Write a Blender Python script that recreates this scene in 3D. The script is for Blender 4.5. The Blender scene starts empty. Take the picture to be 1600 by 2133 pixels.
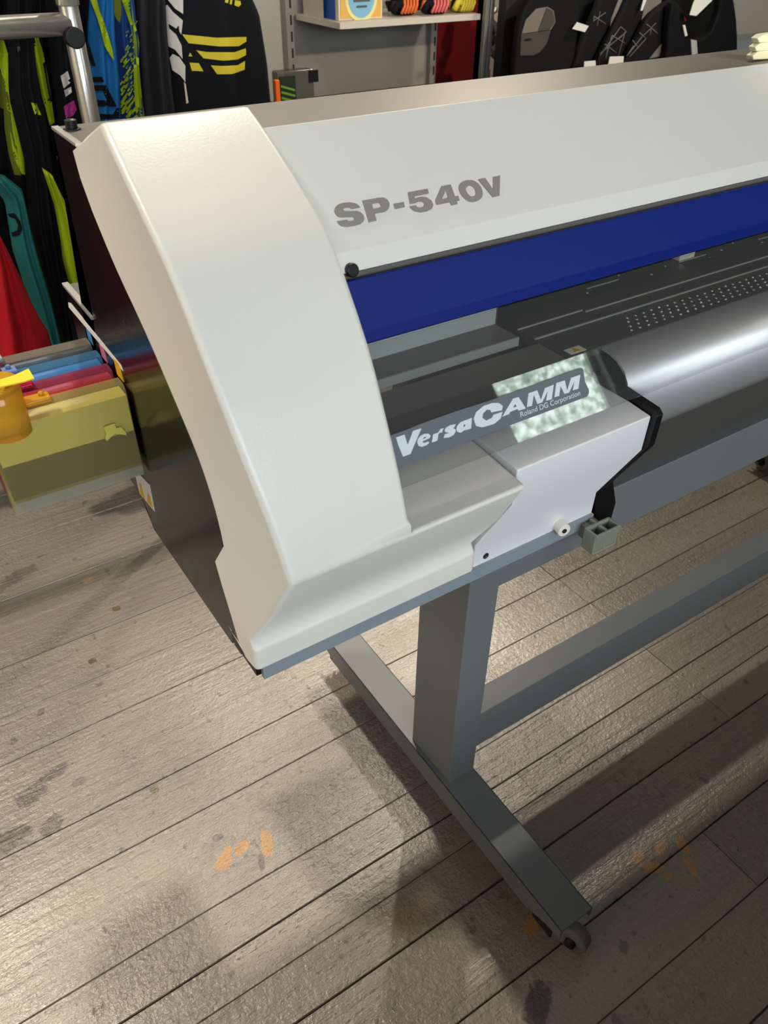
import bpy, bmesh, math, random
from mathutils import Vector, Matrix
random.seed(7)
sc = bpy.context.scene
C = sc.collection
# ------------------------------------------------------------------ camera
RX = Vector((0.83513825, -0.54993835, 0.010579))       # image right
RY = Vector((-0.33234099, -0.51983289, -0.78697092))   # image down
RZ = Vector((0.43828481, 0.65371368, -0.61689938))     # forward
CAM = Vector((0, 0, 1.31)); FPX = 1620.0
cd = bpy.data.cameras.new('camera'); cam = bpy.data.objects.new('camera', cd); C.objects.link(cam)
m = Matrix(((RX.x, -RY.x, -RZ.x, CAM.x), (RX.y, -RY.y, -RZ.y, CAM.y), (RX.z, -RY.z, -RZ.z, CAM.z), (0, 0, 0, 1)))
cam.matrix_world = m
cd.sensor_fit = 'VERTICAL'; cd.sensor_height = 36; cd.sensor_width = 27
cd.lens = 36 * FPX / 2133; cd.clip_start = .02
cd.dof.use_dof = True; cd.dof.focus_distance = 1.1; cd.dof.aperture_fstop = 10
sc.camera = cam
# ------------------------------------------------------------------ view, world, lights
sc.view_settings.view_transform = 'Standard'; sc.view_settings.look = 'None'
sc.view_settings.gamma = 1; sc.view_settings.exposure = 0.0; sc.view_settings.use_curve_mapping = False
try:
    sc.cycles.use_denoising = True; sc.cycles.denoiser = 'OPENIMAGEDENOISE'
    sc.cycles.max_bounces = 8; sc.cycles.sample_clamp_indirect = 6; sc.cycles.caustics_reflective = False
    sc.cycles.transparent_max_bounces = 16
except Exception: pass
w = bpy.data.worlds.new('sky'); sc.world = w; w.use_nodes = True
w.node_tree.nodes['Background'].inputs[0].default_value = (.6, .75, 1, 1)
w.node_tree.nodes['Background'].inputs[1].default_value = .02
def spot(name, loc, target, power, col, size=.06, ang=110, blend=.6):
    l = bpy.data.lights.new(name, 'SPOT'); l.energy = power; l.color = col
    l.shadow_soft_size = size; l.spot_size = math.radians(ang); l.spot_blend = blend
    o = bpy.data.objects.new(name, l); C.objects.link(o); o.location = loc
    o.rotation_euler = (Vector(target) - Vector(loc)).to_track_quat('-Z', 'Y').to_euler(); return o
WARM = (1, .89, .74)
spot('ceiling_or_fill_spot', (-.6, 1.7, 2.75), (-.1, 1.0, 0), 190, WARM, .05, 54, .7)
spot('ceiling_or_fill_spot', (1.0, 2.25, 2.75), (.35, .45, 0), 150, WARM, .07, 36, .8)
spot('ceiling_or_fill_spot', (2.3, 2.72, 2.75), (1.4, .6, 0), 150, WARM, .05, 70, .6)
spot('ceiling_or_fill_spot', (-1.9, .9, 2.7), (-3, .9, 1.1), 430, WARM, .06, 120)  # added spot, washes the left wall for warm bounce onto side faces
spot('ceiling_or_fill_spot', (.4, .9, 2.8), (.6, 2.4, .8), 34, WARM, .06, 66)
spot('ceiling_or_fill_spot', (1.6, -1.8, 2.5), (1.9, 2.8, .85), 300, WARM, .06, 34)  # added spot that lifts the back wall around the shelf
spot('ceiling_or_fill_spot', (1.4, -1.6, 2.8), (1.2, .75, 1.1), 60, WARM, .08, 44, .8)  # added spot that warms the printer fascia
spot('ceiling_or_fill_spot', (3.0, .6, 2.8), (3.2, 2.8, .8), 110, WARM, .06, 90)
# ------------------------------------------------------------------ helpers
def ray(px, py): return (RX * ((px - 800) / FPX) + RY * ((py - 1066.5) / FPX) + RZ)
def hit(px, py, ax, val):
    d = ray(px, py); i = 'xyz'.index(ax); return CAM + d * ((val - CAM[i]) / d[i])
def hitp(px, py, P0, n):
    d = ray(px, py); return CAM + d * ((Vector(P0) - CAM).dot(n) / d.dot(n))
def srgb(r, g, b):
    f = lambda c: (c / 255 / 12.92) if c / 255 <= .04045 else ((c / 255 + .055) / 1.055) ** 2.4
    return (f(r), f(g), f(b), 1)
MATS = {}
def mat(name, col, rough=.5, metal=0, spec=.5, bump=0, bscale=60, trans=0, ior=1.45, vary=0, vscale=8, coat=0, alpha=1, emit=None, stretch=None, rvary=0):
    if name in MATS: return MATS[name]
    M = bpy.data.materials.new(name); M.use_nodes = True; nt = M.node_tree; p = nt.nodes['Principled BSDF']
    p.inputs['Base Color'].default_value = col; p.inputs['Roughness'].default_value = rough
    p.inputs['Metallic'].default_value = metal; p.inputs['Specular IOR Level'].default_value = spec
    p.inputs['IOR'].default_value = ior; p.inputs['Transmission Weight'].default_value = trans
    p.inputs['Coat Weight'].default_value = coat; p.inputs['Alpha'].default_value = alpha
    tc = nt.nodes.new('ShaderNodeTexCoord'); mp = nt.nodes.new('ShaderNodeMapping')
    nt.links.new(tc.outputs['Object'], mp.inputs[0])
    if stretch: mp.inputs['Scale'].default_value = stretch
    if bump:
        n = nt.nodes.new('ShaderNodeTexNoise'); n.inputs['Scale'].default_value = bscale; n.inputs['Detail'].default_value = 4
        b = nt.nodes.new('ShaderNodeBump'); b.inputs['Strength'].default_value = bump; b.inputs['Distance'].default_value = .002
        nt.links.new(mp.outputs[0], n.inputs['Vector']); nt.links.new(n.outputs['Fac'], b.inputs['Height']); nt.links.new(b.outputs[0], p.inputs['Normal'])
    if vary or rvary:
        n = nt.nodes.new('ShaderNodeTexNoise'); n.inputs['Scale'].default_value = vscale; n.inputs['Detail'].default_value = 5
        nt.links.new(mp.outputs[0], n.inputs['Vector'])
        if vary:
            r = nt.nodes.new('ShaderNodeMix'); r.data_type = 'RGBA'
            r.inputs[6].default_value = tuple(c * (1 - vary) for c in col[:3]) + (1,)
            r.inputs[7].default_value = tuple(min(1, c * (1 + vary)) for c in col[:3]) + (1,)
            nt.links.new(n.outputs['Fac'], r.inputs[0]); nt.links.new(r.outputs[2], p.inputs['Base Color'])
        if rvary:
            q = nt.nodes.new('ShaderNodeMapRange'); q.inputs[3].default_value = rough - rvary; q.inputs[4].default_value = rough + rvary
            q.inputs[1].default_value = .3; q.inputs[2].default_value = .7
            nt.links.new(n.outputs['Fac'], q.inputs[0]); nt.links.new(q.outputs[0], p.inputs['Roughness'])
    if emit:
        p.inputs['Emission Color'].default_value = emit[0]; p.inputs['Emission Strength'].default_value = emit[1]
    MATS[name] = M; return M
def link(name, me, m, parent=None, bevel=0, seg=3, smooth=False, ang=30):
    o = bpy.data.objects.new(name, me); C.objects.link(o)
    if m: me.materials.append(m)
    if parent: o.parent = parent; o.matrix_parent_inverse = parent.matrix_world.inverted() if False else Matrix.Translation(-parent.location)
    if smooth or bevel:
        for f in me.polygons: f.use_smooth = True
    if bevel:
        b = o.modifiers.new('bevel', 'BEVEL'); b.width = bevel; b.segments = seg; b.limit_method = 'ANGLE'
        b.angle_limit = math.radians(ang); b.harden_normals = True; b.use_clamp_overlap = True
    return o
def tomesh(bm, name='mesh', recalc=True):
    if recalc: bmesh.ops.recalc_face_normals(bm, faces=bm.faces)
    me = bpy.data.meshes.new(name); bm.to_mesh(me); bm.free(); return me
def empty(name, loc, label, cat, group=None):
    o = bpy.data.objects.new(name, None); C.objects.link(o); o.location = loc; o.empty_display_size = .05
    tag(o, label, cat, group); return o
def tag(o, label, cat, group=None):
    o['label'] = label; o['category'] = cat
    if group: o['group'] = group
    return o
def struct(o): o['kind'] = 'structure'; return o
def add_box(bm, x, y, z):
    vs = [bm.verts.new((a, b, c)) for a in x for b in y for c in z]
    for f in ((0, 1, 3, 2), (4, 6, 7, 5), (0, 4, 5, 1), (2, 3, 7, 6), (0, 2, 6, 4), (1, 5, 7, 3)): bm.faces.new([vs[i] for i in f])
def box(name, x, y, z, m, parent=None, bevel=0, seg=2):
    bm = bmesh.new(); add_box(bm, x, y, z); return link(name, tomesh(bm), m, parent, bevel, seg)
def prism(name, pts, vec, m, parent=None, bevel=0, seg=2, ang=30, smooth=False):
    """closed polygon of 3-D points extruded by vec"""
    bm = bmesh.new(); v = Vector(vec); a = [bm.verts.new(p) for p in pts]; b = [bm.verts.new(Vector(p) + v) for p in pts]; n = len(pts)
    f1 = bm.faces.new(a); f2 = bm.faces.new(b[::-1])
    for i in range(n): bm.faces.new((a[i], b[i], b[(i + 1) % n], a[(i + 1) % n]))
    bmesh.ops.triangulate(bm, faces=[f1, f2]) if n > 4 and not bevel else None
    return link(name, tomesh(bm), m, parent, bevel, seg, smooth, ang)
def prof(name, yz, x0, x1, m, parent=None, bevel=0, seg=2, ang=30, smooth=False):
    return prism(name, [(x0, y, z) for y, z in yz], (x1 - x0, 0, 0), m, parent, bevel, seg, ang, smooth)
def sheet(name, yz, x0, x1, t, m, parent=None, bevel=0, ang=30, smooth=False):
    """open profile given a thickness behind it (towards +y/-z), extruded along x"""
    n = len(yz); off = []
    for i in range(n):
        a = Vector(yz[max(0, i - 1)]); b = Vector(yz[min(n - 1, i + 1)]); d = (b - a).normalized(); q = Vector((-d.y, d.x))
        off.append((yz[i][0] + q.x * t, yz[i][1] + q.y * t))
    return prof(name, list(yz) + off[::-1], x0, x1, m, parent, bevel, 2, ang, smooth)
def catmull(P, k=4):
    out = []; n = len(P)
    for i in range(n - 1):
        p0, p1, p2, p3 = [Vector(P[max(0, min(n - 1, j))]) for j in (i - 1, i, i + 1, i + 2)]
        for s in range(k):
            t = s / k; out.append(.5 * ((2 * p1) + (p2 - p0) * t + (2 * p0 - 5 * p1 + 4 * p2 - p3) * t * t + (3 * p1 - p0 - 3 * p2 + p3) * t ** 3))
    out.append(Vector(P[-1])); return out
def add_cyl(bm, p0, p1, r0, r1=None, n=24, cap=True):
    r1 = r0 if r1 is None else r1; p0 = Vector(p0); p1 = Vector(p1); d = (p1 - p0).normalized()
    u = d.orthogonal().normalized(); v = d.cross(u)
    A = [bm.verts.new(p0 + (u * math.cos(2 * math.pi * i / n) + v * math.sin(2 * math.pi * i / n)) * r0) for i in range(n)]
    B = [bm.verts.new(p1 + (u * math.cos(2 * math.pi * i / n) + v * math.sin(2 * math.pi * i / n)) * r1) for i in range(n)]
    for i in range(n): bm.faces.new((A[i], A[(i + 1) % n], B[(i + 1) % n], B[i]))
    if cap: bm.faces.new(A[::-1]); bm.faces.new(B)
def cyl(name, p0, p1, r0, m, parent=None, r1=None, n=28, bevel=0):
    bm = bmesh.new(); add_cyl(bm, p0, p1, r0, r1, n)
    o = link(name, tomesh(bm), m, parent, bevel, 2)
    if not bevel:
        for f in o.data.polygons: f.use_smooth = len(f.vertices) == 4
    return o
def tube(name, pts, r, m, parent=None, n=12):
    bm = bmesh.new(); rings = []
    for i, p in enumerate(pts):
        d = (Vector(pts[min(i + 1, len(pts) - 1)]) - Vector(pts[max(i - 1, 0)])).normalized(); u = d.orthogonal().normalized() if i == 0 else (u - d * u.dot(d)).normalized(); v = d.cross(u)
        rings.append([bm.verts.new(Vector(p) + (u * math.cos(2 * math.pi * k / n) + v * math.sin(2 * math.pi * k / n)) * r) for k in range(n)])
    for a, b in zip(rings, rings[1:]):
        for k in range(n): bm.faces.new((a[k], a[(k + 1) % n], b[(k + 1) % n], b[k]))
    bm.faces.new(rings[0][::-1]); bm.faces.new(rings[-1]); return link(name, tomesh(bm), m, parent, 0, 2, True)
def lathe(name, prof_rz, c, m, parent=None, n=28, axis=(0, 0, 1)):
    bm = bmesh.new(); d = Vector(axis).normalized(); u = d.orthogonal().normalized(); v = d.cross(u); c = Vector(c); rings = []
    for r, h in prof_rz: rings.append([bm.verts.new(c + d * h + (u * math.cos(2 * math.pi * k / n) + v * math.sin(2 * math.pi * k / n)) * max(r, 1e-4)) for k in range(n)])
    for a, b in zip(rings, rings[1:]):
        for k in range(n): bm.faces.new((a[k], a[(k + 1) % n], b[(k + 1) % n], b[k]))
    bm.faces.new(rings[0][::-1]); bm.faces.new(rings[-1])
    o = link(name, tomesh(bm), m, parent, 0, 2, True); return o
def glyphs(name, polys, mp, lift, thick, m, parent):
    """flat lettering: every polygon (outer, *holes) mapped by mp(px,py)->(point, normal)"""
    bm = bmesh.new()
    for poly in polys:
        loops = []; n = None
        for ring in poly:
            vs = []
            for p in ring:
                P, n = mp(*p); vs.append(bm.verts.new(P + n * lift))
            es = [bm.edges.new((vs[i], vs[(i + 1) % len(vs)])) for i in range(len(vs))]; loops += es
        r = bmesh.ops.triangle_fill(bm, use_beauty=True, use_dissolve=False, edges=loops)
        fs = [g for g in r['geom'] if isinstance(g, bmesh.types.BMFace)]
        ex = bmesh.ops.extrude_face_region(bm, geom=fs)
        for g in ex['geom']:
            if isinstance(g, bmesh.types.BMVert): g.co += n * thick
    return link(name, tomesh(bm), m, parent)
def smooth_ring(pts, k=3):
    n = len(pts); out = []
    for i in range(n):
        p0, p1, p2, p3 = [Vector(pts[(i + j) % n]) for j in (-1, 0, 1, 2)]
        for s in range(k):
            t = s / k; q = .5 * ((2 * p1) + (p2 - p0) * t + (2 * p0 - 5 * p1 + 4 * p2 - p3) * t * t + (3 * p1 - p0 - 3 * p2 + p3) * t ** 3); out.append((q.x, q.y))
    return out
# ------------------------------------------------------------------ materials
WHITE = mat('warm_white_plastic', srgb(222, 220, 212), .42, .03, bump=.12, bscale=420, vary=.02, vscale=5, rvary=.05)
FASC = mat('pale_grey_plastic', srgb(218, 216, 209), .42, bump=.12, bscale=420, vary=.02)
HOUS = mat('cool_white_painted_metal', srgb(228, 230, 232), .4, .1, bump=.03, bscale=300)
METAL = mat('brushed_grey_metal', srgb(104, 101, 94), .42, .3, bump=.03, bscale=200, vary=.03, stretch=(.4, 1, 1))
STEEL = mat('bright_steel_edge', srgb(215, 213, 208), .3, .7)
BLACKG = mat('glossy_black_panel', srgb(10, 10, 12), .17, spec=.2, rvary=.03, vscale=30)
BLACK = mat('black_plastic', srgb(14, 14, 15), .4, spec=.4)
BLUE = mat('deep_blue_plastic', srgb(4, 30, 112), .42, spec=.25, bump=.05, bscale=300)
APRON = mat('satin_silver_metal', srgb(222, 224, 226), .42, .8, vary=.03, vscale=30)
APROND = mat('dark_grey_metal', srgb(78, 76, 74), .5, .2)
PLATEN = mat('black_platen_metal', srgb(62, 61, 58), .4, .1, vary=.15, vscale=20)
PLATE = mat('grey_platen_cover', srgb(112, 110, 106), .5, .1, vary=.06, vscale=8)
INNER = mat('inner_grey_panel', srgb(175, 182, 180), .45)
STAND = mat('stand_grey_paint', srgb(112, 116, 118), .42, .1, vary=.06, vscale=14, bump=.04, bscale=250)
GREYS = mat('grey_strip_paint', srgb(138, 148, 156), .45, .1)
CHROME = mat('brushed_chrome', srgb(200, 196, 188), .27, .75)
RUBBER = mat('black_rubber', srgb(20, 20, 20), .6)
WHEEL = mat('grey_caster_tread', srgb(120, 120, 118), .5)
PAPER = mat('white_label', srgb(225, 222, 215), .6)
YEL = mat('warning_yellow', srgb(220, 170, 30), .5)
LETTER = mat('grey_lettering', srgb(138, 134, 126), .5)
DARKLINE = mat('dark_gap', srgb(30, 28, 28), .7)
def glassmat(name, tint, f=1.6, rough=.02, haze=.018):
    M = bpy.data.materials.new(name); M.use_nodes = True; nt = M.node_tree; nt.nodes.clear()
    o = nt.nodes.new('ShaderNodeOutputMaterial'); mx = nt.nodes.new('ShaderNodeMixShader'); t = nt.nodes.new('ShaderNodeBsdfTransparent'); g = nt.nodes.new('ShaderNodeBsdfGlossy')
    fr = nt.nodes.new('ShaderNodeFresnel'); fr.inputs[0].default_value = 1.5; mu = nt.nodes.new('ShaderNodeMath'); mu.operation = 'MULTIPLY'; mu.inputs[1].default_value = f
    ge = nt.nodes.new('ShaderNodeNewGeometry'); ma = nt.nodes.new('ShaderNodeMath'); ma.operation = 'MULTIPLY_ADD'; ma.inputs[1].default_value = 1 / 1.5 - 1.5; ma.inputs[2].default_value = 1.5
    nt.links.new(ge.outputs['Backfacing'], ma.inputs[0]); nt.links.new(ma.outputs[0], fr.inputs[0])
    t.inputs[0].default_value = tint; g.inputs['Roughness'].default_value = rough
    nt.links.new(fr.outputs[0], mu.inputs[0]); nt.links.new(mu.outputs[0], mx.inputs[0]); nt.links.new(t.outputs[0], mx.inputs[1]); nt.links.new(g.outputs[0], mx.inputs[2]); nt.links.new(mx.outputs[0], o.inputs[0])
    df = nt.nodes.new('ShaderNodeBsdfDiffuse'); df.inputs[0].default_value = (.75, .77, .8, 1); m2 = nt.nodes.new('ShaderNodeMixShader'); m2.inputs[0].default_value = haze
    nt.links.new(mx.outputs[0], m2.inputs[1]); nt.links.new(df.outputs[0], m2.inputs[2]); nt.links.new(m2.outputs[0], o.inputs[0])
    return M
CLEAR = glassmat('clear_smoked_acrylic', (.90, .90, .89, 1), 1.0)
# ------------------------------------------------------------------ floor material
def floor_mat():
    M = bpy.data.materials.new('worn_grey_painted_boards'); M.use_nodes = True; nt = M.node_tree; N = nt.nodes.new; L = nt.links.new
    p = nt.nodes['Principled BSDF']; tc = N('ShaderNodeTexCoord'); sep = N('ShaderNodeSeparateXYZ'); L(tc.outputs['Object'], sep.inputs[0])
    def noise(scale, st=(1, 1, 1), det=5, rough=.6):
        mp = N('ShaderNodeMapping'); mp.inputs['Scale'].default_value = st; L(tc.outputs['Object'], mp.inputs[0])
        n = N('ShaderNodeTexNoise'); n.inputs['Scale'].default_value = scale; n.inputs['Detail'].default_value = det; n.inputs['Roughness'].default_value = rough; L(mp.outputs[0], n.inputs['Vector']); return n.outputs['Fac']
    def math_(op, a, b=None, c=None):
        q = N('ShaderNodeMath'); q.operation = op
        for i, v in enumerate((a, b, c)):
            if v is None: continue
            if isinstance(v, (int, float)): q.inputs[i].default_value = v
            else: L(v, q.inputs[i])
        return q.outputs[0]
    def ramp(f, a, b, va=0., vb=1.):
        q = N('ShaderNodeMapRange'); L(f, q.inputs[0]); q.inputs[1].default_value = a; q.inputs[2].default_value = b; q.inputs[3].default_value = va; q.inputs[4].default_value = vb; return q.outputs[0]
    def mixc(f, a, b):
        q = N('ShaderNodeMix'); q.data_type = 'RGBA'; L(f, q.inputs[0])
        for i, v in ((6, a), (7, b)):
            if isinstance(v, tuple): q.inputs[i].default_value = v
            else: L(v, q.inputs[i])
        return q.outputs[2]
    big = noise(2.2); fine = noise(55); grain = noise(30, (.1, 2.2, 1), 6, .65); pits = noise(150, (1, 1, 1), 3); warp = noise(70, (1, 1, 1), 3)
    at = N('ShaderNodeAttribute'); at.attribute_name = 'board'; bt = at.outputs['Fac']
    col = mixc(ramp(big, .3, .7), srgb(140, 132, 122), srgb(160, 151, 138))
    col = mixc(ramp(bt, 0, 1, 0, .55), col, srgb(126, 118, 107))
    col = mixc(ramp(grain, .5, .72, 0, .28), col, srgb(88, 80, 70))
    col = mixc(ramp(fine, .64, .76, 0, .4), col, srgb(92, 84, 74))
    sp = noise(26, (1, 1, 1), 2); col = mixc(ramp(sp, .66, .70, 0, .6), col, srgb(86, 78, 70)); sp3 = noise(75, (1, 1, 1), 2); col = mixc(ramp(sp3, .66, .72, 0, .55), col, srgb(80, 74, 68))
    sp2 = noise(14, (1.3, 1, 1), 2); col = mixc(ramp(sp2, .73, .77, 0, .5), col, srgb(120, 106, 60))
    def stain(col, x, y, rx, ry, ang, c, s):
        cx, sx = math.cos(ang), math.sin(ang)
        dx = math_('SUBTRACT', sep.outputs[0], x); dy = math_('SUBTRACT', sep.outputs[1], y)
        u = math_('DIVIDE', math_('ADD', math_('MULTIPLY', dx, cx), math_('MULTIPLY', dy, sx)), rx)
        v = math_('DIVIDE', math_('SUBTRACT', math_('MULTIPLY', dy, cx), math_('MULTIPLY', dx, sx)), ry)
        r = math_('POWER', math_('ADD', math_('POWER', math_('ABSOLUTE', u), 3.), math_('POWER', math_('ABSOLUTE', v), 3.)), .333)
        r = math_('ADD', r, math_('MULTIPLY', math_('SUBTRACT', warp, .5), 1.2))
        return mixc(ramp(r, 1.05, .8, 0, s), col, c)
    OR = srgb(196, 140, 70); DK = srgb(78, 70, 66); BR = srgb(60, 46, 30); LT = srgb(176, 150, 110)
    def st(px, py, rx, ry, ang, c, s):
        nonlocal col; P = hit(px, py, 'z', 0); col = stain(col, P.x, P.y, rx * 1.4, ry * 1.4, ang, c, s)
    for a in ((465, 1797, .012, .010, .8, OR, .9), (473, 1775, .009, .006, .6, OR, .9), (503, 1767, .011, .007, .3, OR, .9), (556, 1757, .018, .008, 1.2, OR, .9), (545, 1798, .012, .004, 1.2, DK, .7), (455, 1665, 0, 0, 0, OR, 0),
              (1330, 1785, .010, .007, .4, OR, .8), (1360, 1808, .014, .007, -.4, OR, .8), (1376, 1766, .010, .007, 0, OR, .8), (1422, 1760, .013, .007, 1.2, OR, .8), (1437, 1802, .013, .005, 1.3, OR, .8), (1392, 1825, .007, .004, 0, OR, .8),
              (1110, 1925, .013, .009, .3, OR, .8), (935, 1327, .012, .010, .3, LT, .6),
              (1120, 2093, .026, .013, .6, BR, .85), (65, 1655, .022, .015, .3, DK, .75), (28, 1745, .024, .015, .1, DK, .8), (108, 1718, .02, .011, .5, DK, .75), (115, 1610, .02, .009, .1, DK, .7), (165, 1628, .010, .008, .3, DK, .5),
              (45, 1195, .03, .014, .2, DK, .55), (12, 1215, .03, .014, .2, DK, .5), (322, 1645, .006, .006, 0, srgb(90, 78, 30), .9), (192, 1377, .006, .006, 0, srgb(90, 78, 30), .9), (243, 1268, .007, .006, 0, srgb(90, 78, 30), .9), (205, 2103, .007, .006, 0, srgb(90, 78, 30), .7),
              (182, 1207, .010, .006, .3, LT, .8), (453, 1745, .007, .005, 0, DK, .7)):
        if a[2]: st(*a)
    L(col, p.inputs['Base Color'])
    L(ramp(big, .3, .7, .33, .42), p.inputs['Roughness']); p.inputs['Specular IOR Level'].default_value = .6; p.inputs['Coat Weight'].default_value = 1; p.inputs['Coat Roughness'].default_value = .24; p.inputs['Coat IOR'].default_value = 1.65
    rough_zone = ramp(noise(1.4, (1, 1, 1), 2), .36, .6, .35, 1.0)
    hgt = math_('ADD', math_('MULTIPLY', grain, .9), math_('ADD', math_('MULTIPLY', pits, .5), math_('MULTIPLY', fine, .7)))
    b = N('ShaderNodeBump'); b.inputs['Distance'].default_value = .010; L(rough_zone, b.inputs['Strength']); L(hgt, b.inputs['Height']); L(b.outputs[0], p.inputs['Normal']); b2 = N('ShaderNodeBump'); b2.inputs['Distance'].default_value = .0035; L(rough_zone, b2.inputs['Strength']); L(hgt, b2.inputs['Height']); L(b2.outputs[0], p.inputs['Coat Normal'])
    return M
# ------------------------------------------------------------------ room shell
def build_floor():
    seams = [-2.7, -2.5, -2.3, -2.08, -1.9, -1.68, -1.45, -1.25, -1.03, -.82, -.6, -.38, -.16, .06, .185, .30, .432, .512, .575, .655, .83, .932, 1.126, 1.24, 1.376, 1.59, 1.80, 2.02, 2.24, 2.45, 2.66, 2.9]
    butts = {.432: [1.152], .512: [1.152, .70], .575: [1.152], .655: [1.151], .83: [1.146], .932: [1.14], .30: [1.3], .185: [.9]}
    bm = bmesh.new(); lay = bm.faces.layers.float.new('board')
    for i, (a, b) in enumerate(zip(seams, seams[1:])):
        g2 = {1.24: .0003, .655: .0003, .185: .0004, .512: .0006, .83: .0007, 1.126: .0008}
        ga, gb = g2.get(a, .0011), g2.get(b, .0011)
        xs = [-3.0] + butts.get(a, [random.uniform(-2, -.8), random.uniform(1.9, 4)]) + [5.5]
        for x0, x1 in zip(xs, xs[1:]):
            g = .0007; gy = .0022; dz = random.uniform(-.0008, .0008)
            s = len(bm.faces); n = 36; val = random.random(); ph = random.uniform(0, 9)
            top = []
            for k in range(n + 1):
                x = x0 + g + (x1 - x0 - 2 * g) * k / n
                wob = .0014 * math.sin(x * 7 + ph) + .0008 * math.sin(x * 19 + ph * 2)
                y0 = a + ga + .0014 * math.sin(x * 7 + i * 1.7) ; y1 = b - gb + .0014 * math.sin(x * 7 + (i + 1) * 1.7)
                top.append([bm.verts.new((x, y0, -.014)), bm.verts.new((x, y0, -.0015 + dz)), bm.verts.new((x, y0 + .001, dz)), bm.verts.new((x, y1 - .001, dz)), bm.verts.new((x, y1, -.0015 + dz)), bm.verts.new((x, y1, -.014))])
            for p, q in zip(top, top[1:]):
                for j in range(5):
                    f = bm.faces.new((p[j], q[j], q[j + 1], p[j + 1])); f[lay] = val
            for e in (top[0], top[-1]): f = bm.faces.new(e); f[lay] = val
    vs = [bm.verts.new(v) for v in ((-3, -2.7, -.013), (5.5, -2.7, -.013), (5.5, 2.9, -.013), (-3, 2.9, -.013))]; bm.faces.new(vs)
    o = link('floor', tomesh(bm), floor_mat()); struct(o)
build_floor()
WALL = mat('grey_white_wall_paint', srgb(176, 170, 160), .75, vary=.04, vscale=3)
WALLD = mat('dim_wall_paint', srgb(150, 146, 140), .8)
struct(box('wall_back', (-3.1, 5.6), (2.87, 2.97), (0, 2.95), WALL))
struct(box('wall_left', (-3.1, -3.0), (-2.7, 2.87), (0, 2.95), WALL))
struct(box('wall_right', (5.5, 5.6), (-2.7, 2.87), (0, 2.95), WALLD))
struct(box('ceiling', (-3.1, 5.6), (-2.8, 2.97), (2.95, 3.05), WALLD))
# front wall (behind the camera) with an added fill opening and one mirrored window
WIN = [(-1.9, 1.1, 1.15, 2.25), (2.88, 3.78, .95, 2.1)]
bm = bmesh.new(); Y0, Y1 = -2.8, -2.6
xs = [-3.1]
for a, b, z0, z1 in WIN:
    add_box(bm, (xs[-1], a), (Y0, Y1), (0, 2.95)); add_box(bm, (a, b), (Y0, Y1), (0, z0)); add_box(bm, (a, b), (Y0, Y1), (z1, 2.95)); xs.append(b)
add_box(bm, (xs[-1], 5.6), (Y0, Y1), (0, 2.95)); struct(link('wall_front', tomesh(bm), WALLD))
def sky_pane(foliage, strength):
    M = bpy.data.materials.new('daylight_view'); M.use_nodes = True; nt = M.node_tree; nt.nodes.clear(); N = nt.nodes.new; L = nt.links.new
    o = N('ShaderNodeOutputMaterial'); e = N('ShaderNodeEmission'); L(e.outputs[0], o.inputs[0]); e.inputs[1].default_value = strength
    if not foliage: e.inputs[0].default_value = (.84, .92, 1, 1); return M
    tc = N('ShaderNodeTexCoord'); n = N('ShaderNodeTexNoise'); n.inputs['Scale'].default_value = 16; n.inputs['Detail'].default_value = 9; n.inputs['Roughness'].default_value = .68; L(tc.outputs['Object'], n.inputs['Vector'])
    r = N('ShaderNodeValToRGB'); L(n.outputs['Fac'], r.inputs[0]); c = r.color_ramp; c.elements[0].position = .36; c.elements[0].color = (.10, .16, .10, 1)
    c.elements[1].position = .62; c.elements[1].color = (.85, 1, .97, 1); q = c.elements.new(.48); q.color = (.34, .44, .36, 1); L(r.outputs[0], e.inputs[0]); return M
FRAME = mat('white_window_frame', srgb(220, 220, 215), .5)
for i, (a, b, z0, z1) in enumerate(WIN):
    bm = bmesh.new(); t = .05
    add_box(bm, (a, b), (-2.72, -2.66), (z0, z0 + t)); add_box(bm, (a, b), (-2.72, -2.66), (z1 - t, z1)); add_box(bm, (a, a + t), (-2.72, -2.66), (z0, z1)); add_box(bm, (b - t, b), (-2.72, -2.66), (z0, z1))
    if i == 0:
        add_box(bm, (-.45, -.39), (-2.72, -2.66), (z0, z1))
    f = struct(link('window_%d' % (i + 1), tomesh(bm), FRAME))
    link('window_or_fill_pane', tomesh((lambda q: (add_box(q, (a + t, b - t), (-2.70, -2.69), (z0 + t, z1 - t)), q)[1])(bmesh.new())), sky_pane(i == 1, 15.0 if i == 1 else 11.6), f)  # wide plain pane is an added cool fill; foliage pane is the mirrored view
tag(prof('light_blocking_counter', [(-.95, 0), (-.95, .62), (-.42, .62), (-.42, .59), (-.50, .58), (-.50, 0)], -1.2, 2.6, mat('blocker_brown', srgb(62, 54, 47), .5), None, .004), 'long brown counter added unseen behind the camera to shade the floor', 'counter')  # unseen counter added to keep window light off the floor
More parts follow.
